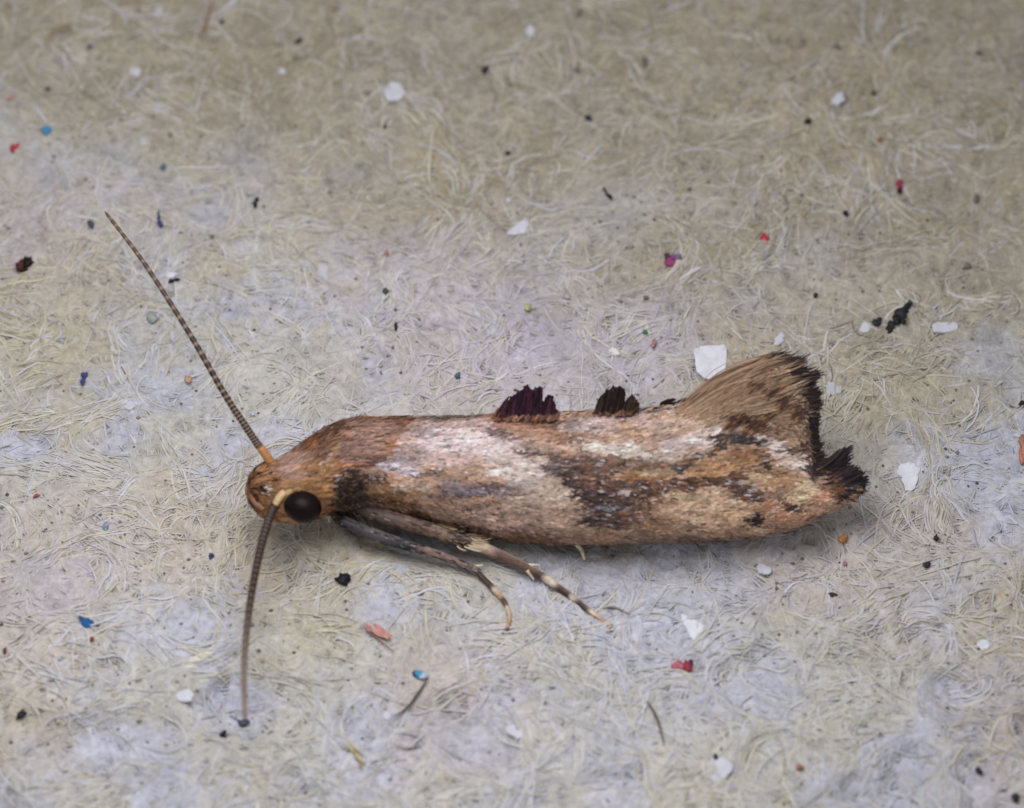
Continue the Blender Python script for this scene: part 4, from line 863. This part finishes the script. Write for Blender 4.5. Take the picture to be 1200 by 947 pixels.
for nm, px, py, lumps, lab in [
 ('blue_speck', 55, 152, [(0, 0, 5, 4.5, 0, (62, 140, 190)), (2, -1, 3, 3, 0, (90, 160, 200))], 'bright cyan blue speck near the red one'),
 ('red_speck', 17, 174, [(-2, 1, 4, 5.5, 0, (176, 50, 62)), (3, -2, 3, 4, 0, (190, 70, 80))], 'red speck near the bright cyan one'),
 ('teal_speck', 191, 196, [(0, 0, 3.4, 3.6, 0, (70, 120, 136))], 'small teal speck near two dull white flakes'),
 ('navy_speck', 187, 258, [(-1, -5, 2.4, 5, 0, (52, 64, 110)), (1, 4, 3, 4.5, -25, (46, 56, 104))], 'navy sliver standing between the antenna and double black speck'),
 ('navy_speck', 105, 55, [(0, 0, 3.2, 2.6, 0, (74, 78, 110))], 'faint navy speck on the far brown felt'),
 ('crimson_drop', 1054, 219, [(0, -3, 4.4, 6, 0, (160, 40, 74)), (0, 5, 3.6, 3.6, 0, (40, 16, 22))], 'crimson drop with a black foot'),
 ('red_speck', 896, 281, [(0, -1, 6, 7.5, -15, (190, 40, 58)), (1, 4, 4.6, 4.4, 0, (176, 40, 56))], 'bright red crumb, cleanest of the reds, on brown felt'),
 ('orange_speck', 1031, 164, [(0, 0, 2.6, 2.4, 0, (160, 84, 46))], 'tiny rust orange dot above the crimson drop'),
 ('magenta_crumb', 787, 304, [(-2, 3, 6.5, 4.6, 0, (150, 52, 106)), (-5, -3, 3.6, 3.6, 0, (64, 40, 66)), (6, -3, 6, 4, 0, (122, 88, 132)), (1, -3, 4, 3.5, 0, (128, 62, 116))], 'magenta and violet crumb of felt'),
 ('orange_speck', 453, 297, [(0, 0, 3.2, 2.8, 0, (182, 118, 100))], 'faint salmon speck behind the thorax'),
 ('navy_speck', 99, 443, [(0, -3, 3.6, 4, 0, (46, 62, 128)), (-1, 4, 3, 4, 10, (52, 66, 124))], 'deep blue sliver on pale felt beyond the antenna'),
 ('green_speck', 179, 373, [(0, 0, 6, 6, 0, (158, 166, 160))], 'pale grey green pellet beside the antenna'),
 ('red_speck', 43, 581, [(0, 0, 4, 2, -20, (172, 70, 74))], 'thin red fleck alone on pale felt before the face'),
 ('orange_speck', 221, 444, [(0, 0, 3.6, 4, 0, (194, 150, 126))], 'faint peach speck beside the antenna'),
 ('navy_speck', 247, 651, [(0, 0, 3.6, 3, 20, (54, 56, 100))], 'small navy dot beside the hanging antenna'),
 ('pale_blue_speck', 124, 617, [(0, 0, 4, 4, 0, (150, 166, 190))], 'faint pale blue speck before the face'),
 ('red_speck', 108, 749, [(0, 0, 4, 2.4, -20, (166, 52, 62))], 'small red fleck touching the shadow of the blue flake'),
 ('red_speck', 6, 762, [(0, 0, 3, 2.6, 0, (120, 58, 56))], 'dull red dot on the pale strand'),
 ('crimson_crumb', 800, 780, [(7, 1, 5.5, 6, 0, (150, 36, 58)), (-5, 0, 7, 4.5, 0, (186, 96, 112)), (9, -3, 3, 3.4, 0, (84, 26, 36))], 'crimson and pink crumb below the long white flake'),
 ('orange_speck', 987, 631, [(0, 0, 5.5, 4.5, 0, (206, 138, 76)), (3, -1, 3, 3, 0, (190, 104, 54))], 'bright orange speck below the wing tip'),
 ('pink_speck', 990, 660, [(0, 0, 2.4, 3, 0, (178, 120, 146))], 'tiny pink dot below the orange speck'),
 ('red_speck', 937, 899, [(0, 0, 4, 3, 0, (168, 112, 92))], 'dull brick fleck by a round hollow'),
 ('blue_bead', 491, 790, [(-4, -1, 3.4, 3.4, 0, (70, 46, 96)), (0, 0, 4.6, 4.4, 0, (60, 150, 190)), (5, 2, 4.4, 4.4, 0, (186, 206, 226))], 'blue bead, violet one side and white the other'),
 ('green_speck', 756, 389, [(0, 0, 3, 2.4, -20, (52, 128, 98))], 'emerald green dot behind the small tuft'),
 ('teal_speck', 536, 440, [(0, 0, 3.2, 3.6, 0, (70, 108, 122))], 'dark teal dot just behind the wing back'),
 ('yellow_speck', 618, 360, [(0, 0, 4, 5, 0, (186, 190, 128))], 'faint yellow speck on lilac felt behind the moth'),
 ('red_speck', 766, 403, [(0, 0, 3, 4, 0, (176, 128, 124))], 'faint brick dot near the emerald dot'),
 ('rust_clump', 1198, 525, [(0, -8, 4, 9, 0, (168, 116, 96)), (1, 7, 5, 10, 0, (196, 128, 100))], 'rusty orange fibre clump beyond the wing tip'),
]: grain(nm, px, py, lumps, lab, 'speck', CGp)
chip('blue_flake', 102, 729, [(-10, -7), (-2, -5), (7, -3), (9, 2), (5, 7), (-5, 6)], (34, 84, 132), 'deep blue angular flake on pale felt', 'flake', CGp, lift=2.5)
chip('cream_strip', 232, 773, [(-36, 20), (-18, 4), (10, -12), (38, -22), (14, -4), (-10, 12)], (200, 194, 182), 'long tapered cream strip beside the wedge flake', 'strip', None, thick=2, lift=2)
hair('red_fibre_tuft', [(424, 733), (434, 742), (448, 753), (462, 764)], 1.0, (130, 92, 78), 'red fibre tuft with a brown stem below the legs', 'fibre tuft', 5, None,
     [([(426 + i * 1.5, 730 + (i * 7) % 9), (438 + i, 736 + (i * 5) % 8), (452 + (i * 3) % 9, 744 + (i * 5) % 6)], 1.5, [(184, 136, 130), (188, 156, 146), (176, 118, 112)][i % 3]) for i in range(12)])
hair('dark_hair', [(503, 792), (497, 802), (488, 815), (480, 826), (470, 835), (462, 839)], 1.5, (82, 80, 74), 'dark curled hair running from the blue bead', 'hair')
hair('dark_hair', [(464, 874), (474, 877), (484, 876), (490, 874)], 1.1, (110, 108, 106), 'short dark hair below the curled one', 'hair')
hair('dark_hair', [(758, 822), (765, 832), (772, 848), (778, 872)], 1.6, (96, 88, 66), 'olive hair bending beside a round hollow', 'hair')
hair('dark_hair', [(707, 713), (720, 712), (738, 720)], 1.4, (128, 116, 110), 'grey brown hair past the longest foot', 'hair')
hair('red_hair', [(9, 117), (12, 115), (16, 112)], 1.1, (186, 96, 92), 'short red hair behind the red speck', 'hair')
hair('brown_fibre_knot', [(52, 52), (58, 40), (70, 32), (82, 28)], 1.3, (150, 134, 106), 'brown fibre knot on the far felt', 'fibre tuft', 3, None, [([(56, 56), (62, 42), (76, 36), (84, 34)], 1.1, (146, 126, 100)), ([(70, 30), (80, 32), (84, 36)], 1.0, (134, 108, 88))])
hair('brown_fibre_knot', [(248, 2), (245, 16), (240, 32), (234, 42)], 1.8, (140, 110, 92), 'brown fibre bent over near the flat black speck', 'fibre tuft', 3)
hair('yellow_fibre_tuft', [(404, 872), (412, 878), (420, 888), (428, 894)], 2.0, (172, 164, 124), 'yellow fibre tuft at the edge of a hollow', 'fibre tuft', 4, None, [([(408, 868), (416, 876), (426, 884)], 1.6, (178, 170, 136)), ([(414, 880), (420, 890), (424, 900)], 1.6, (150, 116, 84))])
